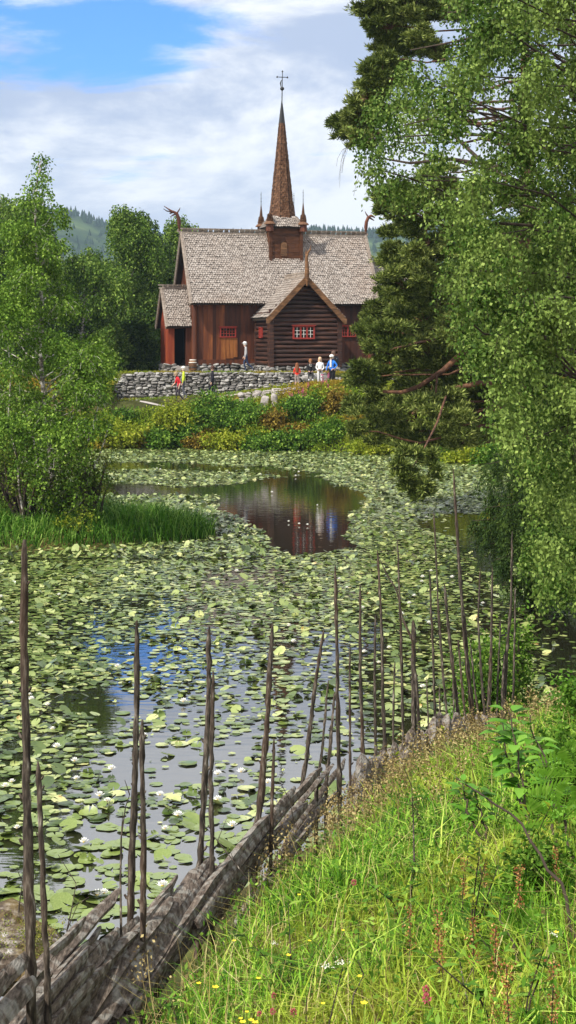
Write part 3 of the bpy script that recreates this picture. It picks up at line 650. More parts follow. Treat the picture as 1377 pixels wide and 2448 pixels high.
# ---- mossy rock at the lower left
r=empty('mossy_rock',tuple(W(60,2300,6.0)),0,'brown lichen-covered rock with orange moss behind the fence at the lower left','rock')
mb=MB()
for (px,py,d,sx,sz) in ((55,2280,6.1,.26,.16),(10,2215,6.3,.16,.14),(95,2310,5.9,.16,.12),(5,2300,5.9,.2,.16)):
    p=W(px,py,d)-W(60,2300,6.0); stone(mb,p,(sx,.25,sz))
mb.build('rock_body',MT['rock'],r)
mb=MB()
for k in range(0):
    px=random.uniform(20,130); py=2195+abs(px-55)*.6+random.uniform(0,110); p=W(px,py,5.86+random.uniform(0,.1))-W(60,2300,6.0)
    pass
for k in range(60):
    q=rng.normal(size=3)*[.10,.06,.05]+W(95 if k%2 else 50,2255 if k%2 else 2235,5.85)-W(60,2300,6.0); n=50; P=q+rng.normal(size=(n,3))*.022; A=rng.normal(size=(n,3)); A/=np.linalg.norm(A,axis=1)[:,None]; B=np.cross(A,rng.normal(size=(n,3))); mb.quads(np.stack([P,P+A*.006+B*.002,P+A*.013,P+A*.006-B*.002],1))
mb.build('moss_cushion',MT['moss'],r)
# ================================================================= TREES
def rv(n): return unit(rng.normal(size=(n,3)))
def leafq(mb,P,L,w,A=None,mix=.5,m=0,fold=0.0):
    n=len(P); R=rv(n); A=R if A is None else unit(A*(1-mix)+R*mix)
    B=unit(np.cross(A,rv(n))); L=L*rng.uniform(.65,1.2,n)[:,None]; w=w*rng.uniform(.7,1.2,n)[:,None]
    mb.quads(np.stack([P,P+A*L*.45+B*w*.5,P+A*L,P+A*L*.45-B*w*.5],1),m)
def strands(C,R,n,L,K,leaf,w,mb,droop=1.0,spread=.6,tw=None,twr=.006,jit_=.04):
    """n drooping twigs with K leaves each, from ellipsoid (C,R)"""
    u=rv(n)*rng.random((n,1))**.4; S=np.array(C)+u*np.array(R); O=unit(u*[1,1,.3]+.3*rv(n)); ln=L*rng.uniform(.4,1.2,n)
    t=np.linspace(.05,1,K); P=S[:,None]+O[:,None]*(ln*spread)[:,None,None]*(t**.8)[None,:,None]
    P[:,:,2]-=(ln*droop)[:,None]*(t**1.7)[None,:]
    T=np.gradient(P,axis=1); Q=(P+rng.normal(size=P.shape)*jit_).reshape(-1,3)
    leafq(mb,Q,leaf,w,unit(T).reshape(-1,3)+[0,0,-.4],.55)
    if tw is not None:
        for i in range(0,n,3): tw.tube(P[i][::max(1,K//4)],[twr]*len(P[i][::max(1,K//4)]),3,caps=False)
def limb(mb,a,b,r0,r1,bend=.12,k=6,sag=0.,n=6):
    a=np.array(a,float);b=np.array(b,float);L=np.linalg.norm(b-a);t=np.linspace(0,1,k); o=rv(1)[0]*L*bend
    P=a+(b-a)*t[:,None]+o*np.sin(t*PI)[:,None]+rng.normal(size=(k,3))*L*.012*(np.minimum(t,1-t)*4)[:,None]; P[:,2]-=sag*np.sin(t*PI)
    mb.tube(P,r0+(r1-r0)*t,n,caps=False); return P
def at_trunk(P,z):
    z=min(max(z,P[0][2]),P[-1][2]); return np.array([np.interp(z,P[:,2],P[:,0]),np.interp(z,P[:,2],P[:,1]),z])
def tree_far(pxc,pyt,wpx,d,label,seed,mt='lf_far',n=17000,weep=True,pyb=900,name='birch_tree',leaf=.18,dens=1.6,prof=None,bark='bark_pale',group='birches behind the pond'):
    global rng; rng=np.random.default_rng(seed)
    top=W(pxc,pyt,d); bx,by=top[0],top[1]; z0=float(gz(bx,by)); ht=top[2]-z0; r=empty(name,(bx,by,z0),0,label,'tree',group)
    tk=MB(); k=8; t=np.linspace(0,1,k); P=np.stack([np.cumsum(rng.normal(size=k)*.08)*(t>0),np.zeros(k),t*ht*.93],1); tk.tube(P,.16*(ht/12)*(1-t)+.03,7,caps=False)
    mb=MB(); Rw=wpx*d/F/2; nc=int(34*dens); cl=MB()
    if prof is None: prof=lambda h:(np.clip((1-h)*3.6,0,1)**.6)*(.82+.18*np.sin(h*9+seed))*np.clip(h*5+.55,0,1)
    for i in range(nc):
        h=rng.uniform(.06,.97); rr=Rw*float(prof(h))*rng.uniform(.25,1)**.6; an=rng.uniform(0,2*PI); c=np.array([rr*math.cos(an),rr*math.sin(an)*.8,h*ht]); q=Rw*rng.uniform(.22,.40)*(.45+.55*float(prof(h)))
        limb(tk,at_trunk(P,max(.1,c[2]-abs(rr)*.8-.3)),c,.05,.015,.1,5,n=4)
        m=int(n/nc*(q/(Rw*.3))**1.3/ (12 if weep else 6)*.7)
        if weep: strands(c,(q,q,q*.8),m,ht*.17,12,leaf,leaf*.62,mb,1.0,.25,jit_=.06)
        else: strands(c,(q,q,q*.9),m,q*.7,6,leaf,leaf*.7,mb,.2,.8,jit_=.12)
    tk.build('trunk',MT[bark],r); mb.build('crown',MT[mt],r); return r
tree_far(298,484,190,66,'broadest weeping birch, left of the two slimmer birches by the church',21,n=120000)
tree_far(350,486,150,69,'slim pointed birch standing just left of the dragon-headed ridge',22,'lf_far_dark',n=80000)
tree_far(428,494,150,76,'birch rising behind the left gable and dragon head of the church',23,n=60000)
tree_far(88,478,150,60,'dark dense birch behind the thin young birch',24,'lf_far_dark',n=60000)
tree_far(5,455,220,62,'birch cut by the left edge of the picture',25,n=80000)
tree_far(205,610,200,61,'lower leafy birch with a white trunk between the young birch and the weeping birch',26,n=60000)
tree_far(330,745,95,63.5,'round leafy tree beside the church porch, under the weeping birches',27,'lf_far_dark',n=40000,weep=False,name='leafy_tree',bark='bark_dark',group=None)
tree_far(262,770,90,62.5,'rounded leafy tree at the foot of the tall weeping birch',28,'lf_far',n=40000,weep=False,name='leafy_tree',bark='bark_dark',group=None)
tree_far(1010,640,300,72,'dark broadleaf tree behind the pine, right of the church',29,'lf_far_dark',n=50000,weep=False,name='leafy_tree',bark='bark_dark',group=None)
tree_far(1180,560,330,64,'tall broadleaf tree behind the pine boughs at the right',30,'lf_far',n=60000,weep=False,name='leafy_tree',bark='bark_dark',group=None)
tree_far(1350,500,330,60,'broadleaf tree at the far right behind the big birch',31,'lf_far_dark',n=50000,weep=False,name='leafy_tree',bark='bark_dark',group=None)
# ---- young birch on the islet
rng=np.random.default_rng(40)
d0=28.3; b0=W(128,1262,d0); r=empty('young_birch',tuple(b0),0,'slender young birch with a pale thin trunk on the grassy islet at the left','tree')
tp=np.array([W(x,y,d0+o)-b0 for x,y,o in ((128,1285,0),(128,1200,.1),(122,1100,0),(108,980,-.1),(97,860,0),(103,740,.1),(90,640,.0),(84,540,0),(88,440,0),(98,385,0))])
tk=MB(); tk.tube(tp,[.09,.085,.08,.07,.06,.05,.042,.032,.02,.008],7,caps=False); mb=MB()
# side stems
for (x0,y0,x1,y1) in ((190,1262,248,890),(60,1250,18,820),(215,1262,262,1010),(100,1250,45,940),(175,1262,150,1000)):
    limb(tk,W(x0,y0,d0+rng.uniform(-.5,.5))-b0,W(x1,y1,d0+rng.uniform(-.6,.6))-b0,.045,.012,.06,7)
prof=[(390,12,30),(430,28,30),(480,38,42),(520,46,52),(570,52,62),(620,60,78),(680,70,100),(740,70,140),(800,72,150),(870,76,160),(940,76,160),(1010,72,150),(1080,66,135),(1140,60,120),(1190,50,100)]
for (py,rp,wd) in prof:
    cxp=90+ (py-600)*.02 if py<1000 else 105+(py-1000)*.12
    nn=3 if py<500 else 6 if py<700 else 9
    for i in range(nn):
        px=cxp+rng.uniform(-1,1)*wd*(.9 if py>500 else .6); pyy=py+rng.uniform(-25,25); dd=d0+rng.uniform(-1,1)*min(1.6,wd/90)
        c=W(px,pyy,dd)-b0; q=rp*.55*rng.uniform(.6,1.1)*d0/F
        if py>380: limb(tk,at_trunk(tp,c[2]-abs(c[0]-at_trunk(tp,c[2])[0])*.6-.15),c,.022,.006,.1,5,n=4)
        low=py>1050
        strands(c,(q*1.1,q,q*.8),int(48*(q/.4)**1.2*(.8 if py<560 else .5 if low else 1.7))+5,.42,9,.092,.062,mb,.5,.7,tk if i%2==0 else None,.004,.05)
tk.build('trunk',MT['bark_pale'],r); mb.build('crown',MT['lf_left'],r)
# ---- willow bushes round it
def bush(px,py,d,wpx,hpx,label,mt,n,seed,leaf=.09,name='bush',cat='bush',parts=True,weep=.15,group=None,z=None):
    global rng; rng=np.random.default_rng(seed); b=W(px,py,d)
    if z is None: b[2]=max(float(gz(b[0],b[1]))-.03,-.02)
    r=empty(name,tuple(b),0,label,cat,group); tk=MB(); mb=MB(); w=wpx*d/F/2; h=hpx*d/F
    k=9 if n>900 else 6
    for i in range(k*2):
        an=rng.uniform(0,2*PI); q=rng.random()**.6; hh=rng.uniform(.25,.85); c=np.array([w*q*.8*math.cos(an),w*q*.6*math.sin(an),h*hh*(1-.35*q)])
        limb(tk,(c[0]*.15,c[1]*.15,0),c,.02*max(.5,h),.006,.1,4,n=4)
        rr=np.array([w*.42,w*.38,h*.24]); strands(c,rr,max(2,int(n/k/2/6)),min(w,h)*.5,6,leaf,leaf*.62,mb,weep,.7,jit_=leaf*.5)
    tk.build('stem',MT['bark_dark'],r); mb.build('foliage',MT[mt],r); return r
bush(60,1250,28.2,260,330,'tangled willow bush at the foot of the young birch, cut by the left edge','lf_bush',4500,50,.085)
bush(205,1255,28.0,150,300,'twiggy upright willow bush right of the young birch trunk','lf_bush',2600,51,.08)
bush(175,1290,27.3,90,75,'small fresh green bush in front of the islet reeds','shrub_b',600,52,.07)
bush(10,1200,29.5,180,420,'leafy bush behind the islet at the left edge','lf_left',8000,53,.09)
# ---- right birch, near
rng=np.random.default_rng(60); d0=14.5
b0=np.array([7.4,16.2*K,.9]); r=empty('large_birch',tuple(b0),0,'large birch with hanging leafy branches filling the right side of the picture','tree')
tk=MB(); mb=MB(); tp=np.array([(0,0,-.3),(-.2,0,2),(-.25,.1,4.5),(-.1,0,7),(.1,.1,9.5),(.2,0,13)]); tk.tube(tp,[.3,.26,.22,.17,.12,.04],9,caps=False)
PB=[(875,385),(865,330),(893,262),(945,190),(990,140),(1045,80),(1085,-40),(1430,-60),(1430,1400),(1300,1420),(1262,1330),(1300,1230),(1285,1130),(1230,1040),(1165,1010),(1215,940),(1150,900),(1120,800),(1075,720),(1070,620),(1125,560),(1040,480),(960,470),(905,430),(880,385)]
HOLES=[(1130,325,40),(1100,380,32),(1165,245,40),(1075,60,46),(1030,105,46),(1210,160,26),(1060,440,28),(1255,430,22),(1330,120,24),(960,385,22),(1150,905,30),(1365,230,20),(1010,330,22),(1290,270,18),(1180,480,24),(905,300,14),(1235,560,16)]
cand=0;pts=[]
while cand<9000 and len(pts)<330:
    cand+=1; px=rng.uniform(800,1430);py=rng.uniform(-60,1420)
    if not inpoly(px,py,PB): continue
    if any((px-a)**2+(py-b)**2<(q+16)**2 for a,b,q in HOLES): continue
    if any((px-a)**2+(py-b)**2<27**2 for a,b in pts): continue
    pts.append((px,py))
for i,(px,py) in enumerate(pts):
    dd=rng.uniform(12.2,17.5) if px>1050 else rng.uniform(14.5,17.5); c=W(px,py,dd)-b0
    q=rng.uniform(20,40)*dd/F
    n=int(rng.uniform(30,44)*(1.0 if px>1100 else .7))
    strands(c,(q*.9,q,q*.7),n,.42,9,.060,.046,mb,.85,.35,tk if i%3==0 else None,.0025,.045)
    if i%3==0:
        zt=max(.5,c[2]-1.2-rng.random()*1.5); limb(tk,at_trunk(tp,min(zt,12)),c,.045,.008,.12,8,-.3,5)
for (pl,rad_) in (((( 1420,330,15),(1330,370,14.5),(1270,340,14.5),(1250,290,14.5),(1235,200,14.6)),.07),(((1330,470,15),(1230,440,15),(1150,385,15.5),(1080,320,16),(1040,300,16)),.05),(((1200,400,15.5),(1080,380,16),(980,390,16),(890,375,16.5)),.04),(((1420,60,15.5),(1230,60,15.5),(1140,25,15.6),(1070,30,15.8)),.04),(((1210,20,15.5),(1130,90,15.6),(1060,105,16),(980,120,16.3)),.03),(((1377,560,14),(1320,540,14),(1290,500,14),(1250,490,14)),.04)):
    Q=np.array([W(*p)-b0 for p in pl]); tk.tube(Q,np.linspace(rad_,rad_*.3,len(Q)),6,caps=False)
# hanging bare twigs beside the crown
for k in range(7):
    p=W(832+rng.uniform(-4,18),350,16.5)-b0; L=rng.uniform(.3,.75); tk.tube([p,p+[-.1,0,-.05],p+[-.14-.03*k*.3,0,-L*.6],p+[-.17-.02*k*.3,0,-L]],[.004,.003,.0025,.002],3,caps=False)
tk.build('trunk',MT['bark_dark'],r); mb.build('crown',MT['lf_right'],r)
# ---- pine
rng=np.random.default_rng(70)
def tufts(mb,C,R,n,L=.13,w=.022,k=7,up=.6):
    """needle tufts: short fans of blades over a flattened bough"""
    u=rng.normal(size=(n,3))*.62; S=np.array(C)+u*np.array(R); u=unit(u); ax=unit(u*[1,1,.3]+[0,0,up]+.4*rv(n))
    A=unit(ax[:,None]*1.0+rng.normal(size=(n,k,3))*.55).reshape(-1,3); P=np.repeat(S,k,0)+rng.normal(size=(n*k,3))*.02
    leafq(mb,P,L*1.1,w*1.25,A,.05)
b0=np.array([W(1262,1100,33)[0],33.0*K,.6]); r=empty('pine_tree',tuple(b0),0,'tall dark pine whose boughs reach over the pond in front of the church','tree')
tk=MB(); mb=MB(); tp=np.array([(0,0,-.5),(.1,0,3),(-.1,0,7),(0,0,11),(-.1,0,14),(0,0,18.5)]); tk.tube(tp,[.36,.31,.27,.2,.15,.05],9,caps=False)
PC=[(905,5,40),(940,25,45),(985,20,45),(1030,10,40),(1080,20,30),(930,95,30),(960,110,34),(1000,85,26),(1035,125,26),(915,80,18),
(865,228,32),(900,215,30),(930,190,26),(840,270,30),(812,290,16),(870,275,30),(850,330,22),(825,318,16),(890,225,26),(862,300,26),(915,150,20),(1010,30,34),(925,60,28),(905,45,24),(880,330,20),(925,255,30),(905,170,24),(945,155,20),
(905,480,32),(930,505,38),(965,480,34),(900,455,18),(890,500,14),(1000,510,36),(950,545,34),(905,560,20),(1010,570,40),(960,600,42),(925,625,34),(900,600,16),(1030,640,44),(980,660,44),(935,680,40),(900,690,22),(1060,580,40),(1080,700,44),
(1010,720,46),(950,735,46),(900,745,40),(870,765,28),(850,785,22),(905,790,42),(960,790,46),(1040,780,46),(1100,790,40),(860,815,22),(905,840,42),(850,870,22),(870,895,34),(945,850,42),(1010,840,40),(1090,850,34),(840,905,24),(1150,740,44),(1200,680,48),(1170,620,44),
(845,950,34),(885,960,40),(930,985,42),(980,995,42),(1030,985,42),(1080,975,42),(1130,950,36),(860,1000,36),(900,1030,38),(945,1045,34),(990,1050,30),(1040,1030,34),(1090,1020,32),(1130,1000,26),(870,1050,18),(920,900,30),(985,880,30),(1045,900,24),(1100,905,24),
(1180,880,30),(1230,780,50),(1270,600,50),(1240,480,40),(1120,470,40),(1050,420,30),(1060,500,40),(1150,840,30),
(945,1105,20),(985,1110,22),(1022,1130,20),(1000,1165,16),(962,1142,14),(1035,1102,14),(975,1165,10),(1020,1175,9),(930,1120,10),
(1150,890,38),(1110,940,40),(1160,960,34),(1080,930,34),(1020,940,34),(965,940,34),(1140,1040,24),(1100,1050,24),(825,905,18),(818,975,20),(828,1030,18),(1000,760,40),(1060,840,36),(1180,840,34)]
for i,(px,py,rp) in enumerate(PC):
    if px<960 and py>440: px+=24; rp*=.78
    elif px>=960: rp*=.95
    dd=33+rng.uniform(-2.8,2.2); 
    if py>1090: dd=26.0
    c=W(px,py,dd)-b0; q=rp*dd/F
    for j in range(8 if py<1090 else 5):
        cc=c+rv(1)[0]*[q*1.15,q*.9,q*(.95 if py<1090 else 1.7)]; qq=q*rng.uniform(.22,.6); n_=int(190*qq**1.6/.12**.6*(.55 if py<1090 else .3))+8
        tufts(mb,cc,(qq*1.1,qq,qq*.42),int(n_*2.3),.18,.034)
        if py<1090: limb(tk,c+[q*.4,0,-q*.3],cc,.02,.008,.1,4,n=4)
    if i%2==0 and py<1090 and px<1200:
        limb(tk,at_trunk(tp,c[2]+rng.uniform(-.6,1.2)),c,.06,.015,.08,8,.2,6)
# visible low limbs
for (pl,rad_) in ((((1250,770,33),(1180,790,32),(1110,840,31.5),(1060,885,31),(1000,925,31),(960,938,31),(915,936,31)),.13),(((1290,880,33),(1220,917,31.5),(1150,915,31),(1080,930,31),(1030,955,31),(985,990,31)),.12),(((1262,640,33),(1130,800,32),(1040,810,31.5),(935,835,31)),.09),(((1070,935,31),(1045,1010,29),(1010,1080,27),(985,1120,26)),.04),(((1045,890,31),(1042,940,30.8),(1046,990,30.7)),.04)):
    Q=np.array([W(*p)-b0 for p in pl]); tk.tube(Q,np.linspace(rad_,rad_*.35,len(Q)),7,caps=False)
tk.build('trunk',MT['bark_pine'],r); mb.build('crown',MT['needle'],r)
# ---- spruce at the right shore
rng=np.random.default_rng(80)
b0=np.array([W(1400,1430,21)[0],21.0*K,.25]); r=empty('spruce_tree',tuple(b0),0,'dark spruce with low drooping boughs over the water at the right shore','tree')
tk=MB(); mb=MB(); tk.tube([(0,0,-.4),(0,0,2.5),(.05,0,6)],[.16,.12,.05],8,caps=False)
for (px,py,L) in ((1185,1085,1),(1160,1110,1),(1190,1150,1),(1165,1180,1),(1150,1215,1),(1200,1210,1),(1140,1265,1),(1170,1300,1),(1180,1340,1),(1215,1380,1),(1215,1290,1),(1240,1240,1),(1225,1130,1),(1240,1060,1),(1250,1400,1),(1260,1330,1),(1290,1390,1),(1280,1270,1),(1290,1170,1),(1320,1300,1),(1330,1370,1),(1195,1255,1),(1240,1180,1),(1130,1245,1),(1300,1080,1),(1350,1200,1)):
    dd=21+rng.uniform(-1.2,1.2); e=W(px,py,dd)-b0; a=np.array([0,0,min(5.5,max(.3,e[2]+.35+rng.uniform(0,.5)))]); P=limb(tk,a,e,.025,.006,.03,9,.15,5)
    for j in range(2,9):
        for s in range(7):
            c=P[j]+(P[j-1]-P[j])*rng.random()+[0,rng.uniform(-.35,.35),0]
            n=90; t=rng.random(n); l=rng.uniform(.3,.7)*(.5+.07*j); o=unit(np.array([rng.normal()*.3,rng.normal()*.5,0])+1e-3)*l*.5
            S=c+o*t[:,None]+np.array([0,0,-l])*(t**1.4)[:,None]; leafq(mb,S+rng.normal(size=S.shape)*.03,.085,.022,np.tile([0,0,-1.],(n,1))+unit(P[-1]-P[0])*.4,.5)
tk.build('trunk',MT['bark_dark'],r); mb.build('crown',MT['spruce'],r)
# ---- shrubs on the far bank
sh=[(300,1030,52.9,110,75,'shrub_b'),(265,985,53.5,90,70,'bank'),(385,1062,52.6,90,60,'shrub_a'),(420,1000,53.4,120,95,'shrub_b'),(500,985,53.6,130,90,'shrub_a'),(575,1000,53.2,120,80,'shrub_a'),(470,1055,52.5,80,45,'shrub_c'),(545,1068,52.2,120,50,'shrub_b'),(640,1070,52.0,120,52,'shrub_a'),(720,1072,51.9,110,50,'shrub_a'),(790,1076,51.6,90,45,'shrub_a'),(655,1010,52.9,70,60,'shrub_c'),(740,1015,52.9,90,70,'shrub_a'),(700,985,53.4,60,50,'shrub_a'),(780,1000,53.0,70,60,'shrub_b'),(300,950,54.6,60,35,'shrub_a'),(400,965,54.0,70,45,'shrub_a'),(340,1010,53.0,70,45,'shrub_c'),(610,1035,52.6,80,40,'shrub_b'),(805,1040,52.4,60,60,'shrub_c'),(450,1030,52.9,60,60,'shrub_a'),(700,1040,52.4,50,40,'shrub_c'),(240,1060,52.9,80,60,'bank'),(170,1040,53.2,100,80,'shrub_a'),(80,1050,53.3,120,90,'shrub_b'),(1120,1085,46.4,110,45,'shrub_b'),(1180,1095,45.8,90,60,'shrub_a'),(1060,1082,47.4,100,45,'shrub_a'),(1200,1010,47.2,120,110,'shrub_a'),(1290,1040,46.5,130,150,'shrub_b'),(1110,1000,49,130,90,'shrub_b'),(900,1080,50,100,45,'shrub_b'),(1370,1050,44,150,220,'shrub_a')]
names=['low','spreading','rounded','ragged','bushy','compact','loose']
for i,(px,py,d,w,h,m) in enumerate(sh):
    side='under the wall' if py<1000 else 'at the far water edge'
    bush(px,py,d,w,h,f'{"russet" if m=="shrub_c" else "yellow-green" if m=="shrub_b" else "fresh green"} {names[i%7]} shrub {side}, '+('below the red-shirted walker' if 380<px<480 else 'below the dark-clothed walker' if 480<=px<600 else 'below the log gable' if 600<=px<760 else 'below the person in blue' if 760<=px<850 else 'behind the young birch' if px<250 else 'left of the walkers' if px<=380 else 'under the pine boughs' if px<1150 else 'behind the big birch'),m,int(w*h*.42)+500,100+i,.17,'bank_shrub','shrub',group='shrubs on the far bank',weep=.1)
# fireweed
rng=np.random.default_rng(140)
MT['pink']=flat('pink_flower',(.50,.10,.22),.7,v=.3)
proto=None
def fireweed():
    r=empty('fireweed',(0,0,0)); a=MB(); a.tube([(0,0,0),(.02,0,.7),(0,0,1.25)],[.012,.01,.005],4)
    P=np.stack([rng.normal(size=60)*.05,rng.normal(size=60)*.05,rng.uniform(.1,.85,60)],1); leafq(a,P,.16,.035,np.stack([rng.normal(size=60),rng.normal(size=60),np.full(60,.3)],1),.1,1); a.build('stem',[MT['weed'],MT['weed']],r)
    f=MB(); P=np.stack([rng.normal(size=70)*.045,rng.normal(size=70)*.045,rng.uniform(.8,1.3,70)],1); leafq(f,P,.06,.05); f.build('flower_spike',MT['pink'],r); return r
fw=fireweed()
def dup(root,loc,rz=0,label=None,sc=1,group=None):
    r=root.copy(); COL.objects.link(r); r.location=loc; r.rotation_euler=(0,0,rz); r.scale=(sc,)*3
    if label: r['label']=label
    if group: r['group']=group
    for ch in list(root.children):
        c=ch.copy(); COL.objects.link(c); c.parent=r
        for g in list(ch.children):
            q=g.copy(); COL.objects.link(q); q.parent=c
    return r
spots=[(rng.uniform(690,800),rng.uniform(985,1010)) for _ in range(16)]+[(rng.uniform(270,320),rng.uniform(950,975)) for _ in range(6)]+[(730+rng.uniform(-45,60),960) for _ in range(8)]
for i,(px,py) in enumerate(spots):
    x=W(px,py,53.6); p=(x[0],x[1]+rng.uniform(-.6,.6)); loc=(p[0],p[1],float(gz(*p))); lab='pink-flowering fireweed stalk in the patch on the far bank'
    if i==0: fw.location=loc; tag(fw,lab,'flower','fireweed on the far bank'); 
    else: dup(fw,loc,rng.uniform(0,6),lab,rng.uniform(.45,.7))
# bank ground cover (stuff)
rng=np.random.default_rng(150); mb=MB()
n=95000; x=rng.uniform(-17,12,n); t=rng.uniform(-.15,4.8,n)*1.0; y=np.interp(x,SHX,SHY)+t; k=(y<WALLY-2.0)|((x<-9.8)&(y<60)); x,y=x[k],y[k]*K; z=gz(x,y); hh=.12+.35*fbm(x,y,.8,4)
P=np.stack([x,y,z+rng.random(len(x))*hh],1); leafq(mb,P,.17,.06,np.tile([0,0,1.],(len(P),1)),.7)
n=25000; x=rng.uniform(5,16,n); y=rng.uniform(30,56,n); k=(x>np.interp(y,RSY,RSX)-.1)&(x<np.interp(y,RSY,RSX)+5); x,y=x[k],y[k]*K; z=gz(x,y); P=np.stack([x,y,z+rng.random(len(x))*.4],1); leafq(mb,P,.15,.05,np.tile([0,0,1.],(len(P),1)),.6)
n=9000; x=rng.uniform(-11,5,n); y=K*rng.uniform(56.2,57.6,n); z=gz(x,y); P=np.stack([x,y,z+rng.random(n)*.12],1); leafq(mb,P,.11,.03,np.tile([0,0,1.],(n,1)),.5)
n=6000; x=rng.uniform(-13,5,n); y=K*rng.uniform(57.3,58.0,n); z=gz(x,y); P=np.stack([x,y,z+rng.random(n)*.06],1); leafq(mb,P,.10,.03,np.tile([0,0,1.],(n,1)),.5)
tag(mb.build('bank_vegetation',MT['bank']),'mixed grass and herbs covering the far bank below the stone wall','ground cover',kind='stuff')
# islet reeds
def blades(mb,x,y,z,h,w,lean=.35,segs=2,m=0):
    n=len(x); an=rng.uniform(0,2*PI,n); D=np.stack([np.cos(an),np.sin(an),np.zeros(n)],1); Wd=np.stack([-np.sin(an+rng.normal(size=n)*.8),np.cos(an),np.zeros(n)],1); Wd=unit(Wd)
    B=np.stack([x,y,z],1); h=h[:,None]; w=np.broadcast_to(w,(n,))[:,None]; ln=lean*rng.uniform(.2,1.5,n)[:,None]
    p0=B; p1=B+np.array([0,0,1.])*h*.5+D*h*ln*.22; p2=B+np.array([0,0,1.])*h*(.98-.25*ln)+D*h*ln*.85
    V=np.stack([p0-Wd*w*.5,p0+Wd*w*.5,p1+Wd*w*.42,p1-Wd*w*.42,p2],1); k=np.arange(n)*5
    Fq=np.stack([k,k+1,k+2,k+3],1); Ft=np.stack([k+3,k+2,k+4],1)
    mb.V.append(V.reshape(-1,3)); mb.G.append((Fq+mb.n,m,False)); mb.G.append((Ft+mb.n,m,False)); mb.n+=n*5
rng=np.random.default_rng(160); mb=MB(); n=26000; x=rng.uniform(-14,-1.6,n); y=rng.uniform(26.6,30.9,n); e=((x+7.9)/5.5)**2+((y-28.7)/1.75)**2; k=e<1.12; x,y=x[k],y[k]*K
blades(mb,x,y,np.maximum(islz(x,y),-.05),rng.uniform(.2,.95,len(x))*(.25+1.25*fbm(x,y,1.1)),.026,1.0)
tag(mb.build('reeds',MT['reed']),'bright green reeds and tall grass covering the islet','reeds',kind='stuff')
# ================================================================= LILY PADS
rng=np.random.default_rng(200)
MT['pad']=mat('lily_pad',[(0,(.008,.02,.003)),(.22,(.05,.085,.012)),(.5,(.14,.195,.04)),(.80,(.30,.35,.11)),(.93,(.50,.50,.20)),(.965,(.40,.26,.07)),(1,(.20,.07,.03))],'both',(6,6,6),.35,.15,.4,0,mixisl=.8,coat=.35,bdist=.01)
MT['padback']=flat('lily_pad_underside',(.05,.055,.012),.6)
def padmesh(nr,r=1.,cup=.05,fold=0.,seed=0):
    g=np.random.default_rng(seed); a=np.linspace(.16,2*PI-.16,nr); rr=r*(1+.05*np.sin(a*3+g.uniform(0,6))+.03*np.sin(a*7+g.uniform(0,6)))
    rr[0]*=.93; rr[-1]*=.93; V=[(0,0,0)]; mid=[(rr[i]*.6*math.cos(a[i]),rr[i]*.6*math.sin(a[i]),.01) for i in range(nr)]
    rim=[(rr[i]*math.cos(a[i]),rr[i]*math.sin(a[i]),cup*(.3+g.random()*.6)+cup*1.2*max(0,math.sin(a[i]*2+g.uniform(0,1)+seed))) for i in range(nr)]
    V+=mid+rim; V=np.array(V,float)
    if fold:  # one side of the leaf curls up out of the water
        k=V[:,0]>.1; ex=V[k,0]-.1; V[k,2]+=ex*math.sin(fold); V[k,0]=.1+ex*math.cos(fold)
    T=[(0,1+i,2+i) for i in range(nr-1)]; Q=[(1+i,1+nr+i,2+nr+i,2+i) for i in range(nr-1)]
    return V,np.array(T),np.array(Q)
OPEN=[([(260,1440),(450,1430),(700,1500),(830,1500),(870,1900),(700,2000),(560,2200),(220,2260),(180,2000),(320,1850),(230,1750),(260,1600)],.66),
([(490,1205),(530,1185),(560,1160),(640,1143),(760,1140),(810,1160),(885,1185),(862,1212),(832,1245),(822,1290),(862,1310),(800,1316),(690,1326),(635,1305),(660,1290),(612,1268),(560,1238),(515,1222)],0),
([(240,1106),(400,1104),(480,1110),(560,1116),(650,1114),(710,1122),(785,1132),(760,1143),(680,1141),(600,1130),(480,1128),(400,1122),(240,1123)],0.03),
([(150,1162),(330,1157),(430,1164),(560,1160),(600,1165),(520,1192),(400,1186),(150,1190)],0.0),
([(985,1246),(1080,1228),(1190,1226),(1195,1330),(1235,1440),(1120,1330),(1085,1285),(1010,1262)],0.03),
([(1085,1285),(1120,1330),(1260,1470),(1230,1560),(1120,1500),(1060,1400)],.45),
([(1250,1430),(1400,1400),(1400,1660),(1310,1650),(1300,1560),(1262,1500)],.12),
([(500,1362),(600,1350),(690,1362),(690,1398),(560,1408),(470,1400)],.35),
([(180,1440),(300,1425),(440,1430),(445,1500),(380,1560),(280,1600),(150,1540),(120,1500)],.62),
([(270,1545),(360,1540),(420,1570),(340,1600),(270,1580)],.1),
([(130,1660),(260,1640),(330,1660),(380,1700),(310,1740),(240,1780),(200,1720),(120,1690)],.12),
([(230,1815),(320,1785),(480,1800),(560,1850),(470,1880),(300,1880),(250,1850)],.10),
([(380,1690),(500,1670),(560,1700),(520,1760),(400,1740)],.25),
([(700,1700),(830,1640),(850,1800),(780,1900),(700,1880)],.3),
([(640,1530),(800,1520),(820,1620),(700,1640)],.45),
([(1000,1480),(1200,1500),(1180,1560),(990,1540)],.55),
([(800,1640),(960,1680),(900,1760),(810,1740)],.45),
([(860,1450),(920,1440),(940,1640),(870,1650)],.45)]
XX=[];YY=[]
for st,ya,yb in ((.145,8.6,14),(.118,14,20),(.102,20,53)):
    gx_=np.arange(-24,12,st); gy_=np.arange(ya*K,yb*K,st); X,Y=np.meshgrid(gx_,gy_); XX.append(X.ravel()+rng.normal(size=X.size)*st*.36); YY.append(Y.ravel()+rng.normal(size=Y.size)*st*.36)
X=np.concatenate(XX);Y=np.concatenate(YY)
px=CX+X/Y*FK; py=HY+H/Y*FK
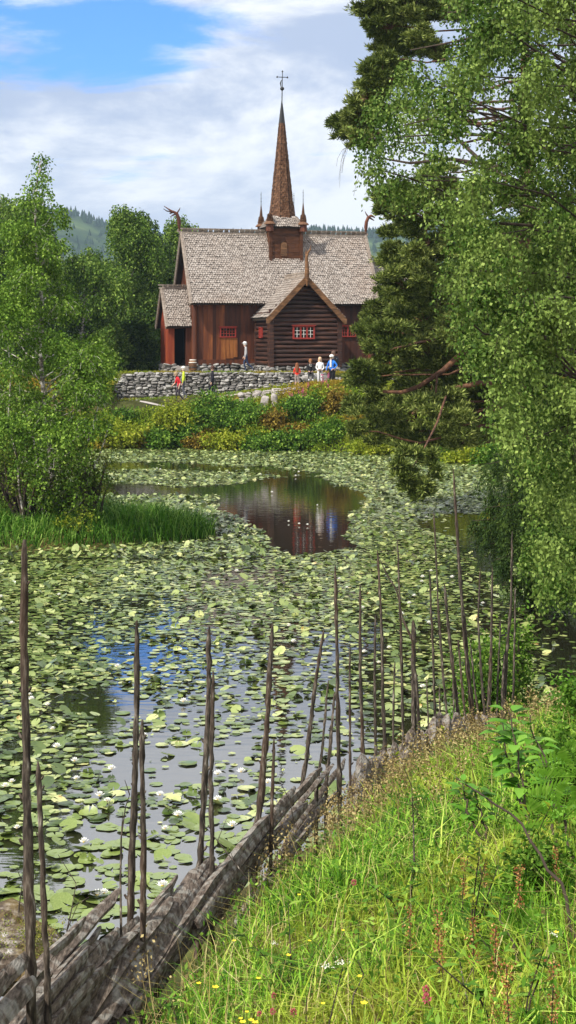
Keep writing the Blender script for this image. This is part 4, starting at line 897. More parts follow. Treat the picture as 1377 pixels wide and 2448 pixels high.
ok=(gz(X,Y)<-.05)&(px>-60)&(px<1440); X,Y,px,py=X[ok],Y[ok],px[ok],py[ok]
wob=(fbm(X,Y,.9,7)-.5); pxn=px+wob*60; pyn=py+(fbm(X,Y,.7,9)-.5)*14*np.clip((py-1000)/300,.4,3)
dens=np.where(py>1700,.84,np.where(py>1450,.94,.99))
dens=np.where((fbm(X,Y,.55,2)<.30)&(py>1330),dens*.35,dens)
for poly,dn in OPEN:
    m=inpoly(pxn,pyn,poly); dens=np.where(m,np.minimum(dens,dn),dens)
k=rng.random(len(X))<dens; X,Y=X[k],Y[k]; px,py=px[k],py[k]; o=np.argsort(Y); X,Y,px,py=X[o],Y[o],px[o],py[o]
R_=np.clip(rng.normal(.086,.030,len(X)),.035,.16)*np.interp(Y/K,[10,15,22],[1.0,.80,.70]); R_=np.where(rng.random(len(X))<.12,R_*.6,R_); A_=rng.uniform(0,2*PI,len(X)); Zp=.004+rng.random(len(X))*.012; tilt=np.abs(rng.normal(size=len(X)))*.03
tilt=np.where(rng.random(len(X))<.20,rng.uniform(.15,.6,len(X)),tilt); tdir=rng.uniform(0,2*PI,len(X))
rough=rng.random(len(X))  # which ones curl up
isl=(px<640)&(py>1190)&(py<1340); Zp=np.where(isl,Zp+rng.random(len(X))*.12,Zp); tilt=np.where(isl,tilt+rng.random(len(X))*.4,tilt)
vars_hi=[padmesh(22,1,.04,0,i) for i in range(5)]+[padmesh(22,1,.05,f,10+i) for i,f in enumerate((1.0,1.7))]
meshes=[]
for i,(V,T,Q) in enumerate(vars_hi):
    b=MB(); b.add(V,T,0,True); b.n; b.V.pop(); b.G.pop(); b.n=0
    b.V.append(V); b.G.append((T,0,True)); b.G.append((Q,0,True)); b.n=len(V)
    o_=b.build('lily_pad',MT['pad']); meshes.append(o_.data); bpy.data.objects.remove(o_)
vis=(px>0)&(px<1377)&(fence_side(X,Y)>.4); vi=np.where(vis)[0]
# the 300 that show largest and clear of the bank
clear=[i for i in vi if nearz(X[i],Y[i])<-.05 and py[i]<2230][:300]
cs=set(clear)
import mathutils
def padrot(i):
    a=A_[i]; return mathutils.Matrix.Rotation(tilt[i],3,mathutils.Vector((math.cos(tdir[i]),math.sin(tdir[i]),0)))@mathutils.Matrix.Rotation(a,3,'Z')
for i in clear:
    v=5+int(rough[i]*1000)%2 if rough[i]<.07 else int(rough[i]*997)%5
    o_=bpy.data.objects.new('lily_pad',meshes[v]); COL.objects.link(o_); o_.location=(X[i],Y[i],Zp[i]+R_[i]*tilt[i]*.6); o_.rotation_euler=padrot(i).to_euler(); o_.scale=(R_[i],)*3
    tag(o_,'lily pad curling up out of the near pond water' if v>=5 else 'pale green round lily pad floating flat on the near pond water','lily pad','lily pads floating near the fence')
rest=np.array([i for i in range(len(X)) if i not in cs]); mb=MB()
vars_lo=[padmesh(9,1,.035,0,20+i) for i in range(4)]+[padmesh(9,1,.05,f,30+i) for i,f in enumerate((.9,1.6))]
vid=np.where(rough[rest]<.06,4+(rough[rest]*1000).astype(int)%2,(rough[rest]*997).astype(int)%4)
for v,(V,T,Q) in enumerate(vars_lo):
    ii=rest[vid==v]; n=len(ii); a=A_[ii]; ca,sa=np.cos(a),np.sin(a); r_=R_[ii]
    x=(V[None,:,0]*ca[:,None]-V[None,:,1]*sa[:,None])*r_[:,None]; y=(V[None,:,0]*sa[:,None]+V[None,:,1]*ca[:,None])*r_[:,None]; z=V[None,:,2]*r_[:,None]
    tx,ty=np.cos(tdir[ii])*np.tan(tilt[ii]),np.sin(tdir[ii])*np.tan(tilt[ii]); z=z+x*tx[:,None]+y*ty[:,None]+(r_*np.tan(tilt[ii])*.6)[:,None]
    P=np.stack([x+X[ii][:,None],y+Y[ii][:,None],z+Zp[ii][:,None]],-1); nv=V.shape[0]; off=(np.arange(n)*nv)[:,None,None]
    mb.V.append(P.reshape(-1,3)); mb.G.append(((T[None]+off).reshape(-1,3)+mb.n,0,True)); mb.G.append(((Q[None]+off).reshape(-1,4)+mb.n,0,True)); mb.n+=n*nv
tag(mb.build('lily_pads',MT['pad']),'dense carpet of green lily pads over the far part of the pond','lily pads',kind='stuff')
# lily flowers
MT['petal']=flat('white_petal',(.85,.84,.78),.5,v=.06); MT['yolk']=flat('yellow_stamens',(.75,.45,.03),.7)
def lilyflower():
    r=empty('water_lily'); b=MB()
    for ring,(n,ln,el,z) in enumerate(((8,.085,.45,.0),(8,.07,.85,.01),(6,.05,1.15,.015))):
        for i in range(n):
            a=i/n*2*PI+ring*.35; c,s=math.cos(a),math.sin(a); ce,se=math.cos(el),math.sin(el)
            def p(t,w,dz=0): return (c*(t*ce)-s*w,s*(t*ce)+c*w,z+t*se+dz+.02)
            b.add([p(.01,0),p(ln*.5,.017,.004),p(ln,0,.006),p(ln*.5,-.017,.004)],[(0,1,2,3)])
    b.build('petals',MT['petal'],r); b=MB(); b.lathe([(.004,0),(.016,.012),(.012,.03),(.002,.034)],(0,0,.02),8); b.build('stamens',MT['yolk'],r); return r
fl=[(266,1848),(382,1910),(238,1912),(425,1960),(394,1990),(40,1988),(200,2023),(232,2152),(248,2146),(388,2130),(555,1985),(520,1922),(178,1828),(125,1750),(12,1888),(28,1877),(135,1795),(438,1685),(345,1765),(74,1680),(113,1692),(94,1522),(310,1570),(280,1600),(600,1330),(70,1668),(182,1870),(256,1925),(640,1880),(520,1860),(576,1855),(1010,1385),(1008,1395),(978,1448),(990,1430),(960,1475),(1025,1495),(1010,1650),(870,1565),(905,1590),(930,1555),(1000,1350),(1030,1370),(495,1265),(290,1320),(238,1330),(560,1262),(470,1300),(120,1330),(650,1180),(690,1250),(715,1256),(735,1258)]
for k in range(36): fl.append((rng.uniform(0,1200),rng.uniform(1080,1560) if k%3 else rng.uniform(1080,1140)))
lf=None
for i,(a,b_) in enumerate(fl):
    p=WZ(a,b_); p[2]=.02
    if gz(p[0],p[1])>-.05: continue
    lab='white water lily in bloom among the pads '+('near the fence' if b_>1650 else 'at mid pond' if b_>1300 else 'along the far part of the pond'); g='water lilies in bloom '+('near the fence' if b_>1650 else 'at mid pond' if b_>1300 else 'far out')
    if lf is None: lf=lilyflower(); lf.location=p; tag(lf,lab,'flower',g); lf.scale=(.9,)*3
    else: dup(lf,tuple(p),rng.uniform(0,6),lab,rng.uniform(.6,.98),g)
# ================================================================= FENCE
rng=np.random.default_rng(300); random.seed(300)
fence=empty('pole_fence',(0,6*K,2.0),0,'old weathered fence of tall thin upright poles and slanting split rails along the pond bank','fence')
FO=np.array([0,6*K,2.0])
def fd(px): return float(np.interp(px,[-200,0,60,330,500,650,770,805,950,1090,1225,1300],[3.0,3.8,4.0,5.4,6.2,6.8,7.8,8.3,9.8,11,12,12.6]))
ST=[([(56,1290),(58,1600),(64,1900),(72,2350)],4.0,22,30),([(90,1820),(100,2050),(112,2300),(116,2470)],4.05,13,21),
([(326,1483),(327,1700),(318,1950),(312,2200)],5.35,13,20),([(340,1720),(343,2000),(342,2360)],5.2,14,19),
([(500,1497),(499,1650),(487,1900),(474,2120)],6.2,12,18),([(509,1603),(507,1850),(510,2290)],6.0,11,15),
([(652,1492),(640,1700),(624,1900),(606,2030)],6.8,11,20),([(656,1765),(650,1950),(644,2240)],6.6,8,13),
([(774,1503),(752,1650),(735,1800),(714,1940)],7.8,8,15),([(785,1625),(772,1780),(756,1900)],7.9,5,10),([(800,1655),(790,1780),(780,1870)],8.1,6,11),
([(802,1352),(806,1600),(810,1800),(812,1980)],8.2,8,13),([(837,1538),(836,1720),(838,1920)],8.6,6,9),([(861,1398),(862,1600),(868,1800),(868,1920)],8.9,6,12),
([(897,1470),(896,1650),(899,1860)],9.3,6,10),([(902,1315),(912,1480),(916,1650),(924,1870)],9.4,6,12),
([(907,1335),(925,1375),(948,1410),(962,1480),(985,1530),(996,1640),(1004,1800)],9.8,4,9),([(950,1290),(958,1500),(962,1700),(966,1870)],9.8,6,11),
([(943,1580),(941,1700),(940,1810)],9.9,5,7),([(990,1483),(988,1580),(990,1800)],10.1,12,14),([(1027,1365),(1035,1560),(1042,1790)],10.6,5,8),
([(1037,1225),(1047,1450),(1062,1650),(1077,1790)],10.8,5,9),([(1062,1395),(1080,1580),(1092,1680),(1107,1800)],11,6,11),
([(1083,1120),(1097,1350),(1115,1560),(1137,1770)],11.2,6,13),([(1148,1358),(1143,1480),(1150,1600),(1162,1750)],11.5,5,9),
([(1177,1355),(1174,1540),(1166,1700)],11.7,5,9),([(1225,1270),(1222,1450),(1212,1560),(1205,1690)],12,5,10),([(1232,1405),(1229,1550),(1227,1670)],12.1,4,7),
([(1020,1620),(1023,1700),(1026,1790)],10.5,4,6),([(1050,1640),(1052,1700),(1054,1780)],10.8,4,6),([(1095,1530),(1105,1640),(1116,1760)],11.1,5,7),
([(1207,1560),(1203,1620),(1200,1700)],11.9,6,8),([(1125,1540),(1135,1640),(1148,1740)],11.3,4,7),([(1175,1570),(1172,1650),(1170,1700)],11.8,5,8),([(1197,1480),(1192,1580),(1188,1690)],11.9,4,6),([(1083,1560),(1085,1680),(1086,1770)],10.95,4,6)]
for pl,d,w0,w1 in ST:
    a=np.array(pl,float); n=30; 
    seg=np.concatenate([[0],np.cumsum(np.hypot(np.diff(a[:,0]),np.diff(a[:,1])))]); t=np.linspace(0,seg[-1],n); x=np.interp(t,seg,a[:,0]); y=np.interp(t,seg,a[:,1])
    x=x+rng.normal(size=n)*w0*.06+np.interp(t,np.linspace(0,seg[-1],6),rng.normal(size=6)*w0*.07); P=np.array([W(u,v,d+.12*(1-q/seg[-1])) for u,v,q in zip(x,y,t)]); P=np.vstack([P,P[-1]+(P[-1]-P[-2])*0+[0,0,-.9]])
    rr=np.concatenate([np.interp(t,[0,seg[-1]],[w0,w1])*d/F/2,[w1*d/F/2]]); rr=rr*(1+.16*rng.normal(size=len(rr)).clip(-1.2,1.4))*.85; rr[0]*=.35; rr[1]*=.8
    b=MB(); b.tube(P-FO,rr,8,prof=1+.12*rng.normal(size=8).clip(-1,1))
    for k in range(int(seg[-1]/110)+1):   # knots and broken twig stubs
        j=rng.integers(2,n-1); c=P[j]-FO; an=rng.uniform(-1,1); s=rng.choice([-1,1]); L=rr[j]*rng.uniform(1.1,1.9)
        b.tube([c,c+np.array([s*L*.7,0,L*.3]),c+np.array([s*L,0,L*.8])],[rr[j]*.6,rr[j]*.45,rr[j]*.3],5)
    b.build('stake',MT['stake'],fence)
def rail(T,B,w,h,seed):
    g=np.random.default_rng(seed); n=9; t=np.linspace(0,1,n)**1.3; P=T+(B-T)*t[:,None]; L=np.linalg.norm(B-T); P+=g.normal(size=(n,3))*.0025*L; P[:,2]+=.03*np.sin(t*PI)
    rr=np.full(n,w/2)*(1+.05*g.normal(size=n).clip(-1.5,1.5)); rr[0]*=g.uniform(.3,.7); rr[1]*=.9
    pr=1+np.array([.35,-.15,-.2,.3,-.2,-.1,.3,-.25,-.05])*g.uniform(.4,1.0,9); b=MB(); b.tube(P-FO,rr,9,prof=np.roll(pr,g.integers(9)),smooth=False)
    b.build('rail',MT['rail'],fence)
tl=[(-120,2350),(-60,2335),(0,2320),(60,2310),(120,2262),(205,2205),(240,2225),(285,2165),(330,2168),(395,2160),(425,2130),(452,2106),(480,2100),(512,2052),(545,2040),(580,2010),(615,2000),(645,1975),(680,1950),(705,1930),(735,1905),(765,1880),(795,1860),(825,1845)]
s=0
for i,(px,py) in enumerate(tl):
    d=fd(px)
    for k in range(3 if 200<px<640 else 2):
        s+=1; g=np.random.default_rng(900+s); q=(d/6.0); dx=(-330+g.uniform(-40,40))/q**1.3; dy=(430+g.uniform(-50,60))/q**1.2; dd=-1.5*g.uniform(.9,1.1)
        ox,oy=g.uniform(-22,22)*(k>0),k*g.uniform(26,48)/q
        py_=py+g.uniform(-48,34); T=W(px+ox,py_+oy,d-.06*k); B=W(px+ox+dx,py_+oy+dy,max(2.6,d+dd-.06*k)); rail(T,B,g.uniform(.04,.08),.06,s+500)
for i in range(34):
    px=850+i*10.4+rng.uniform(-3,3); d=fd(px); py=np.interp(px,[850,900,960,1000,1060,1100,1160,1210],[1842,1806,1778,1748,1724,1714,1716,1705])+rng.uniform(-18,22)
    T=W(px,py,d+rng.uniform(-.1,.15)); B=W(px-rng.uniform(5,40),py+rng.uniform(170,230),d-.7); rail(T,B,rng.uniform(.08,.15),.05,700+i)
# moss strips between rails
mb=MB()
for k in range(0):
    px=rng.uniform(130,640); d=fd(px)-rng.uniform(0.1,.9); top=np.interp(px,[130,205,330,452,512,645],[2262,2205,2168,2110,2055,1975]); p=W(px-rng.uniform(0,160),top+rng.uniform(90,300),d)
    if vn(p[0]*1.0,p[1]*1.0,3.0,5)<.66: continue
    n=12; P=p-FO+rng.normal(size=(n,3))*[.02,.03,.008]; leafq(mb,P,.022,.009)
if mb.V: mb.build('moss_patch',MT['moss'],fence)
# ================================================================= MEADOW
rng=np.random.default_rng(400); mb=MB(); md=MB(); mw=MB()
def scatter(n,xr,yr,smax=-.05,f=1.0):
    x=rng.uniform(*xr,n); y=yr[0]+(yr[1]-yr[0])*rng.random(n)**f; s=fence_side(x,y*K); px=CX+x/y*F; k=(s<smax)&(px>-150)&(px<1500); return x[k],y[k]*K
x,y=scatter(210000,(-2,7),(2.0,15.2),-.10,1.25); s=-fence_side(x,y); k=rng.random(len(x))<np.clip((s-.26)*2.6,0,1); x,y=x[k],y[k]; z=nearz(x,y)
hn=fbm(x,y,1.0,11); h=(.09+.17*hn)*rng.uniform(.5,1.25,len(x)); h*=np.where(x>1.2,1.15,1); s=-fence_side(x,y); h*=np.clip(.55+s*1.2,.5,1.1)
w=.0042+.0008*y/K; blades(mb,x,y,z-.01,h*rng.choice([.7,1,1.5],len(x),p=[.45,.43,.12]),w*rng.uniform(.5,1.4,len(x)),1.1)
x,y=scatter(30000,(-2,7),(2.0,15.2),-.02,1.2); z=nearz(x,y); s=-fence_side(x,y); k=rng.random(len(x))<np.clip(1.1-s*.7,.2,1)*np.where(y<9,.6,1)+.6*(fbm(x,y,.9,31)>.56); x,y,z=x[k],y[k],z[k]
blades(md,x,y,z,rng.uniform(.1,.38,len(x)),(.0022+.0004*y/K)*rng.uniform(.6,1.2,len(x)),1.1)
tag(mb.build('meadow_grass',MT['grass']),'lush bright green meadow grass covering the near bank','grass',kind='stuff'); tag(md.build('dry_grass',MT['drygrass']),'straw-coloured dry grass stalks mixed into the meadow and along the fence','grass',kind='stuff')
# seed heads along the fence: stalks with crumbly tufts
x,y=scatter(5200,(-1.5,5.5),(3.5,14.5),.10,.9); s=np.abs(fence_side(x,y)); pr=np.where(y>9.3,np.exp(-(s/1.1)**2),.15*np.exp(-(s/.5)**2)); k=rng.random(len(x))<pr; x,y=x[k],y[k]; z=nearz(x,y); h=rng.uniform(.18,.42,len(x))
for a,b_,c,hh in zip(x,y,z,h):
    e=np.array([a+rng.normal()*.06,b_+rng.normal()*.06,c+hh]); mw.tube([(a,b_,c),((a+e[0])/2+rng.normal()*.02,b_,c+hh*.6),e],[.0035,.003,.002],3,caps=False)
    n=34; P=e+rng.normal(size=(n,3))*[.028,.028,.05]; leafq(mw,P,.016+.0006*b_,.009+.0004*b_,None)
tag(mw.build('dry_seed_heads',MT['dryweed']),'brown and golden dried flower heads lining the fence','dry weeds',kind='stuff')
# low leafy weeds (ground cover)
mb=MB(); x,y=scatter(60000,(-1.8,7),(2.1,14),-.12,1.2); k=fbm(x,y,1.6,21)>.50; x,y=x[k],y[k]; z=nearz(x,y); n=len(x); P=np.stack([x,y,z+rng.uniform(.04,.30,n)],1); leafq(mb,P,.035,.016,np.tile([0,0,.5],(n,1)),.75)
tag(mb.build('meadow_herbs',MT['weed']),'small-leaved green herbs growing between the meadow grasses','ground cover',kind='stuff')
# ---- broad-leaved saplings at the right
def bigleaf(mb,p,dirv,L,w,droop=.25,m=0):
    d=unit(np.array(dirv,float)); up=np.array([0,0,1.]); s=unit(np.cross(d,up)+1e-6); nn=np.cross(s,d); k=7; t=np.linspace(0,1,k); wd=np.sin(np.clip(t,0,1)**.75*PI)*w/2; wd[-1]=0
    C=np.array(p)+d*L*t[:,None]+nn*(-droop*L*t**2)[:,None]; V=[];
    for i in range(k): V+=[C[i]-s*wd[i]+nn*wd[i]*.3,C[i],C[i]+s*wd[i]+nn*wd[i]*.3]
    f=[]
    for i in range(k-1): f+=[(i*3,i*3+1,i*3+4,i*3+3),(i*3+1,i*3+2,i*3+5,i*3+4)]
    mb.add(V,f,m,True)
def sapling(stems,label,nleaf,L,name='sapling',mt='sapling',top=.45,group=None,cat='sapling'):
    b=W(*stems[0][0]); r=empty(name,tuple(b),0,label,cat,group); tk=MB(); lf=MB()
    for st in stems:
        P=np.array([W(*q) for q in st]); k=14; t=np.linspace(0,1,len(P)); tt=np.linspace(0,1,k); Q=np.stack([np.interp(tt,t,P[:,j]) for j in range(3)],1)+rng.normal(size=(k,3))*.008
        tk.tube(Q-b,np.linspace(.009,.003,k),6,caps=False)
        for i in range(nleaf):
            u=.97-(top-.03)*rng.random(); c=np.array([np.interp(u,tt,Q[:,j]) for j in range(3)])-b; an=rng.uniform(0,2*PI)
            dv=(math.cos(an),math.sin(an)*.8-.2,rng.uniform(-.1,.6)); e=c+np.array(dv)*L*.25; tk.tube([c,e],[.002,.0015],3,caps=False); bigleaf(lf,e,dv,L*rng.uniform(.6,1.1),L*.55)
    tk.build('stem',MT['bark_dark'],r); lf.build('foliage',MT[mt],r); return r
sapling([[(1275,2060,5.2),(1262,1950,5.3),(1240,1820,5.4),(1215,1690,5.5)],[(1262,1950,5.3),(1225,1850,5.5),(1195,1720,5.6)]],'young broad-leaved sapling with bright green leaves at the end of the fence',30,.125,top=.5)
sapling([[(1390,2150,4.6),(1345,1960,4.8),(1310,1820,5.0),(1262,1720,5.1)]],'tall thin dark-stemmed sapling right of the bright sapling, leaning left',22,.11,top=.65)
sapling([[(1180,2060,5.4),(1150,1960,5.5),(1130,1880,5.6)],[(1180,2060,5.4),(1120,1940,5.5),(1105,1860,5.6)]],'small low sapling with yellow-green leaves in front of the fence end',16,.10,top=.55)
sapling([[(1400,2000,5.6),(1370,1880,5.7),(1345,1790,5.8)],[(1400,2000,5.6),(1395,1860,5.7),(1380,1770,5.8)]],'leafy bright sapling cut by the right edge beside the dark water',26,.11,top=.7)
sapling([[(1330,2050,5.0),(1320,1900,5.1),(1290,1800,5.2)]],'narrow sapling between the bright sapling and the ferns',20,.10,top=.7)
sapling([[(1385,2380,4.0),(1340,2290,4.1),(1300,2230,4.2)],[(1385,2380,4.0),(1350,2280,4.1),(1340,2220,4.2)],[(1385,2380,4.0),(1310,2300,4.1),(1270,2270,4.2)]],'leafy dark green seedling at the lower right edge',14,.06,mt='shrub_a',top=.7)
sapling([[(1400,2300,3.9),(1330,2100,4.0),(1230,1950,4.2),(1090,1860,4.4)]],'long arching bare brown twig crossing the meadow at the right',3,.05,name='twig',top=.2,cat='twig')
sapling([[(1310,2440,3.6),(1240,2300,3.8),(1190,2180,3.9)]],'dark upright dried stalk in the meadow at the lower right',2,.05,name='twig',top=.3,cat='twig')
def twig(pts,label,r0=.005):
    P=np.array([W(*q) for q in pts]); b=P[0]; m=MB(); m.tube(P-b,np.linspace(r0,.0018,len(P)),5,caps=False)
    for i in range(1,len(P)):
        if rng.random()<.8: e=P[i]-b+np.array([rng.uniform(-.09,.09),0,rng.uniform(.05,.16)]); m.tube([P[i]-b,e],[r0*.5,.0012],4,caps=False)
    o=m.build('twig',MT['stake']); o.location=b; tag(o,label,'twig')
twig([(290,2240,5.0),(288,2100,5.05),(290,2000,5.1),(300,1930,5.1),(310,1900,5.1)],'thin dark forked twig rising just left of the second pair of fence poles',.007)
twig([(168,2250,4.8),(160,2225,4.8),(172,2170,4.8),(182,2112,4.85)],'short bent twig standing above the rails near the mossy rock')
twig([(44,2180,5.2),(48,2150,5.2),(54,2110,5.2)],'short twig behind the leftmost fence pole')
twig([(704,1975,6.6),(695,1920,6.6),(668,1865,6.6)],'thin dark twig leaning left between the third and fourth pole groups')
twig([(590,2100,5.9),(560,2060,5.9),(520,2010,6.0),(490,1975,6.0)],'long dark twig slanting to the upper left over the pads')
twig([(990,2060,4.6),(988,1960,4.7),(984,1880,4.8)],'straight dark stalk standing in the meadow right of the fence')
twig([(870,2330,3.7),(845,2380,3.65),(838,2440,3.6)][::-1],'short dark stalk low in the bright grass')
twig([(1130,2440,3.5),(1110,2360,3.6),(1098,2290,3.7)],'dark stalk with dry spikes at the bottom of the meadow')
# rusty seed spikes in the meadow (countable: each its own plant)
def sorrel():
    r=empty('seed_spike'); a=MB(); a.tube([(0,0,-.3),(.01,0,-.1),(0,0,.12)],[.003,.0025,.0015],4); a.build('stem',MT['stake'],r); f=MB(); n=150; P=np.stack([rng.normal(size=n)*.010,rng.normal(size=n)*.010,rng.uniform(-.06,.13,n)],1); leafq(f,P,.011,.007); f.build('seed_head',MT['sorrel'],r); return r
sp0=None
for (a,b_) in [(1045,2255),(1055,2290),(1130,2270),(1185,2300),(1110,2110),(1160,2095),(1240,2150),(1330,2080),(1180,2420),(1210,2400),(1325,2395),(980,2240)]:
    for dd in np.arange(2.4,9,.02):
        p=W(a,b_,dd)
        if p[2]<float(nearz(p[0],p[1]))+.22: break
    lab='rusty brown seed spike standing in the bright meadow grass'
    if sp0 is None: sp0=sorrel(); sp0.location=p; tag(sp0,lab,'plant','rusty seed spikes in the meadow')
    else: dup(sp0,tuple(p),rng.uniform(0,6),lab,rng.uniform(.6,1.1))
# tall leafy weeds
def weed(sd,hh,mt):
    g=np.random.default_rng(sd); r=empty('meadow_weed'); a=MB(); lf=MB()
    for q in range(3):
        e=np.array([g.normal()*.12,g.normal()*.12,hh*g.uniform(.7,1.1)]); P=[(0,0,-.1),tuple(e*[.4,.4,.5]),tuple(e)]; a.tube(P,[.004,.003,.0015],4,caps=False)
        for i in range(16):
            u=g.uniform(.2,1); c=np.array([np.interp(u,[0,.5,1],[p_[j] for p_ in P]) for j in range(3)]); an=g.uniform(0,6.3); bigleaf(lf,c,(math.cos(an),math.sin(an),g.uniform(0,.8)),g.uniform(.035,.08),g.uniform(.012,.026))
    a.build('stem',MT['bark_dark'],r); lf.build('foliage',MT[mt],r); return r
WP=[weed(1,.32,'weed'),weed(2,.42,'shrub_b'),weed(3,.26,'shrub_a')]; tag(WP[0],'leafy green meadow weed','plant'); used_=[0,0,0]
WL=['green narrow-leaved weed standing among the meadow grass','yellow-green tall weed standing among the meadow grass','dark green low weed standing among the meadow grass']
for i in range(230):
    x_,y_=rng.uniform(-.6,5.4),rng.uniform(2.6,14.2)
    s_=float(fence_side(x_,y_*K)); px_0=CX+x_/y_*F
    if s_>-.35 or px_0>1420 or px_0<200: continue
    if px_0<900 and rng.random()<.6: continue
    v=int(rng.integers(3)); p=(x_,y_*K,float(nearz(x_,y_*K)))
    if used_[v]==0: WP[v].location=p; used_[v]=1; tag(WP[v],WL[v],'weed',['green weeds in the meadow','yellow-green weeds in the meadow','low dark weeds in the meadow'][v])
    else: dup(WP[v],p,rng.uniform(0,6),WL[v],rng.uniform(.6,1.25),['green weeds in the meadow','yellow-green weeds in the meadow','low dark weeds in the meadow'][v])
# ferns at the right edge
def fern(px,py,d,L,label,ang):
    p=W(px,py,d); r=empty('fern',tuple(p),0,label,'fern'); m=MB()
    for a in ang:
        k=15; t=np.linspace(0,1,k); D=np.array([math.cos(a),-.25,math.sin(a)]); C=D*L*t[:,None]; C[:,2]-=L*.35*t**2.2; m.tube(C,np.linspace(.003,.001,k),3,caps=False)
        for i in range(2,k):
            wl=L*.24*math.sin(PI*min(1,t[i]*.95))+.008; T=unit(C[i]-C[i-1]); s=unit(np.cross(T,[0,1,0]))
            for sg in (-1,1): e=C[i]+s*sg*wl+T*wl*.35; q=T*.0085; m.quads([[C[i]-q*.6,(C[i]+e)/2-q,e,(C[i]+e)/2+q]])
    m.build('fronds',MT['fern'],r)
fern(1345,1960,4.7,.28,'bright green fern at the right edge above the meadow',(.4,.9,1.5,2.2,2.8))
fern(1390,1860,4.9,.3,'upper fern cut by the right edge, beside the tall sapling',(1.2,1.9,2.5,2.9))
fern(1240,2230,4.1,.16,'small fern among the grass in the lower right meadow',(.5,1.1,1.7,2.4))
bush(1350,2120,5.6,190,330,'thick leafy green shrub on the meadow at the right edge','weed',3000,505,.035,weep=.1)
bush(1300,2330,4.6,180,200,'low leafy shrub at the lower right edge of the meadow','shrub_a',1600,506,.03,weep=.1)
bush(1380,1880,8.5,130,180,'tall leafy shrub cut by the right edge above the ferns','weed',1800,507,.05,weep=.1)
# bank bush behind the fence
bush(1165,1770,12.9,180,430,'bright leafy bush growing behind the far end of the fence','shrub_a',5200,500,.06,weep=.05)
bush(1240,1700,13.3,100,370,'slender fresh green bush between the last fence poles and the dark water','shrub_a',2600,501,.06,weep=.05)
bush(1080,1740,12.6,90,220,'low green bush seen between the tallest fence poles','sapling',1800,502,.055,weep=.05)
bush(1215,1720,13.0,70,110,'low yellowish bush on the bank edge beside the last poles','shrub_b',900,503,.05)
bush(1370,1740,12.8,150,80,'leafy herb clump on the bank at the right edge','shrub_b',1200,504,.05)
# clover, buttercups
MT['clover']=flat('clover_pink',(.45,.09,.12),.8,v=.4,sc=200); MT['butter']=flat('yellow_flower',(.85,.62,.03),.5); MT['buds']=flat('white_bloom',(.8,.78,.66),.7)
def flower(kind):
    r=empty({'clover':'red_clover','butter':'buttercup','white':'white_flower'}[kind]); a=MB(); a.tube([(0,0,-.22),(.004,0,-.1),(0,0,0)],[.0015]*3,4); a.build('stem',MT['weed'],r); f=MB()
    if kind=='clover':
        P=unit(rng.normal(size=(70,3)))*.007; leafq(f,P,.014,.005,unit(P)+[0,0,.4],.1)
        f.build('flower_head',MT['clover'],r)
    elif kind=='butter':
        for i in range(5): an=i*2*PI/5; c=np.array([math.cos(an),math.sin(an),0]); s=np.array([-c[1],c[0],0]); f.quads([[c*.001,c*.009+s*.008+[0,0,.004],c*.016+[0,0,.007],c*.009-s*.008+[0,0,.004]]])
        f.lathe([(.001,-.002),(.004,.001),(.002,.004)],(0,0,0),6); f.build('petals',MT['butter'],r)
    else:
        P=rng.normal(size=(40,3))*[.016,.016,.004]; leafq(f,P,.008,.007); f.build('petals',MT['buds'],r)
    return r
FLW={'clover':[(1020,2387),(620,2424),(652,2418),(702,2420),(655,2380),(1018,2365),(846,2110)],'butter':[(515,2362),(618,2340),(600,2440),(575,2436),(590,2420),(1330,2230),(870,2400),(772,2400),(690,2285),(560,2250),(475,2352),(500,2200),(610,2446),(580,2445),(715,2140),(740,2250),(820,2225),(860,2335)],'white':[(330,2372),(345,2376),(817,2300),(1325,2232),(780,2310),(655,2255)]}
for kd,ps in FLW.items():
    proto_=None
    for (a,b_) in ps:
        d=1.474; 
        # find depth just above the ground along this ray
        for dd in np.arange(2.4,9,.02):
            p=W(a,b_,dd)
            if p[2]<float(nearz(p[0],p[1]))+.20: break
        lab={'clover':'small round pink clover head in the near meadow','butter':'small yellow buttercup in the near meadow','white':'tiny white flower cluster in the near meadow'}[kd]
        if proto_ is None: proto_=flower(kd); proto_.location=p; tag(proto_,lab,'flower',{'clover':'clover in the meadow','butter':'buttercups in the meadow','white':'white meadow flowers'}[kd])
        else: dup(proto_,tuple(p),rng.uniform(0,6),lab,rng.uniform(.5,.9))
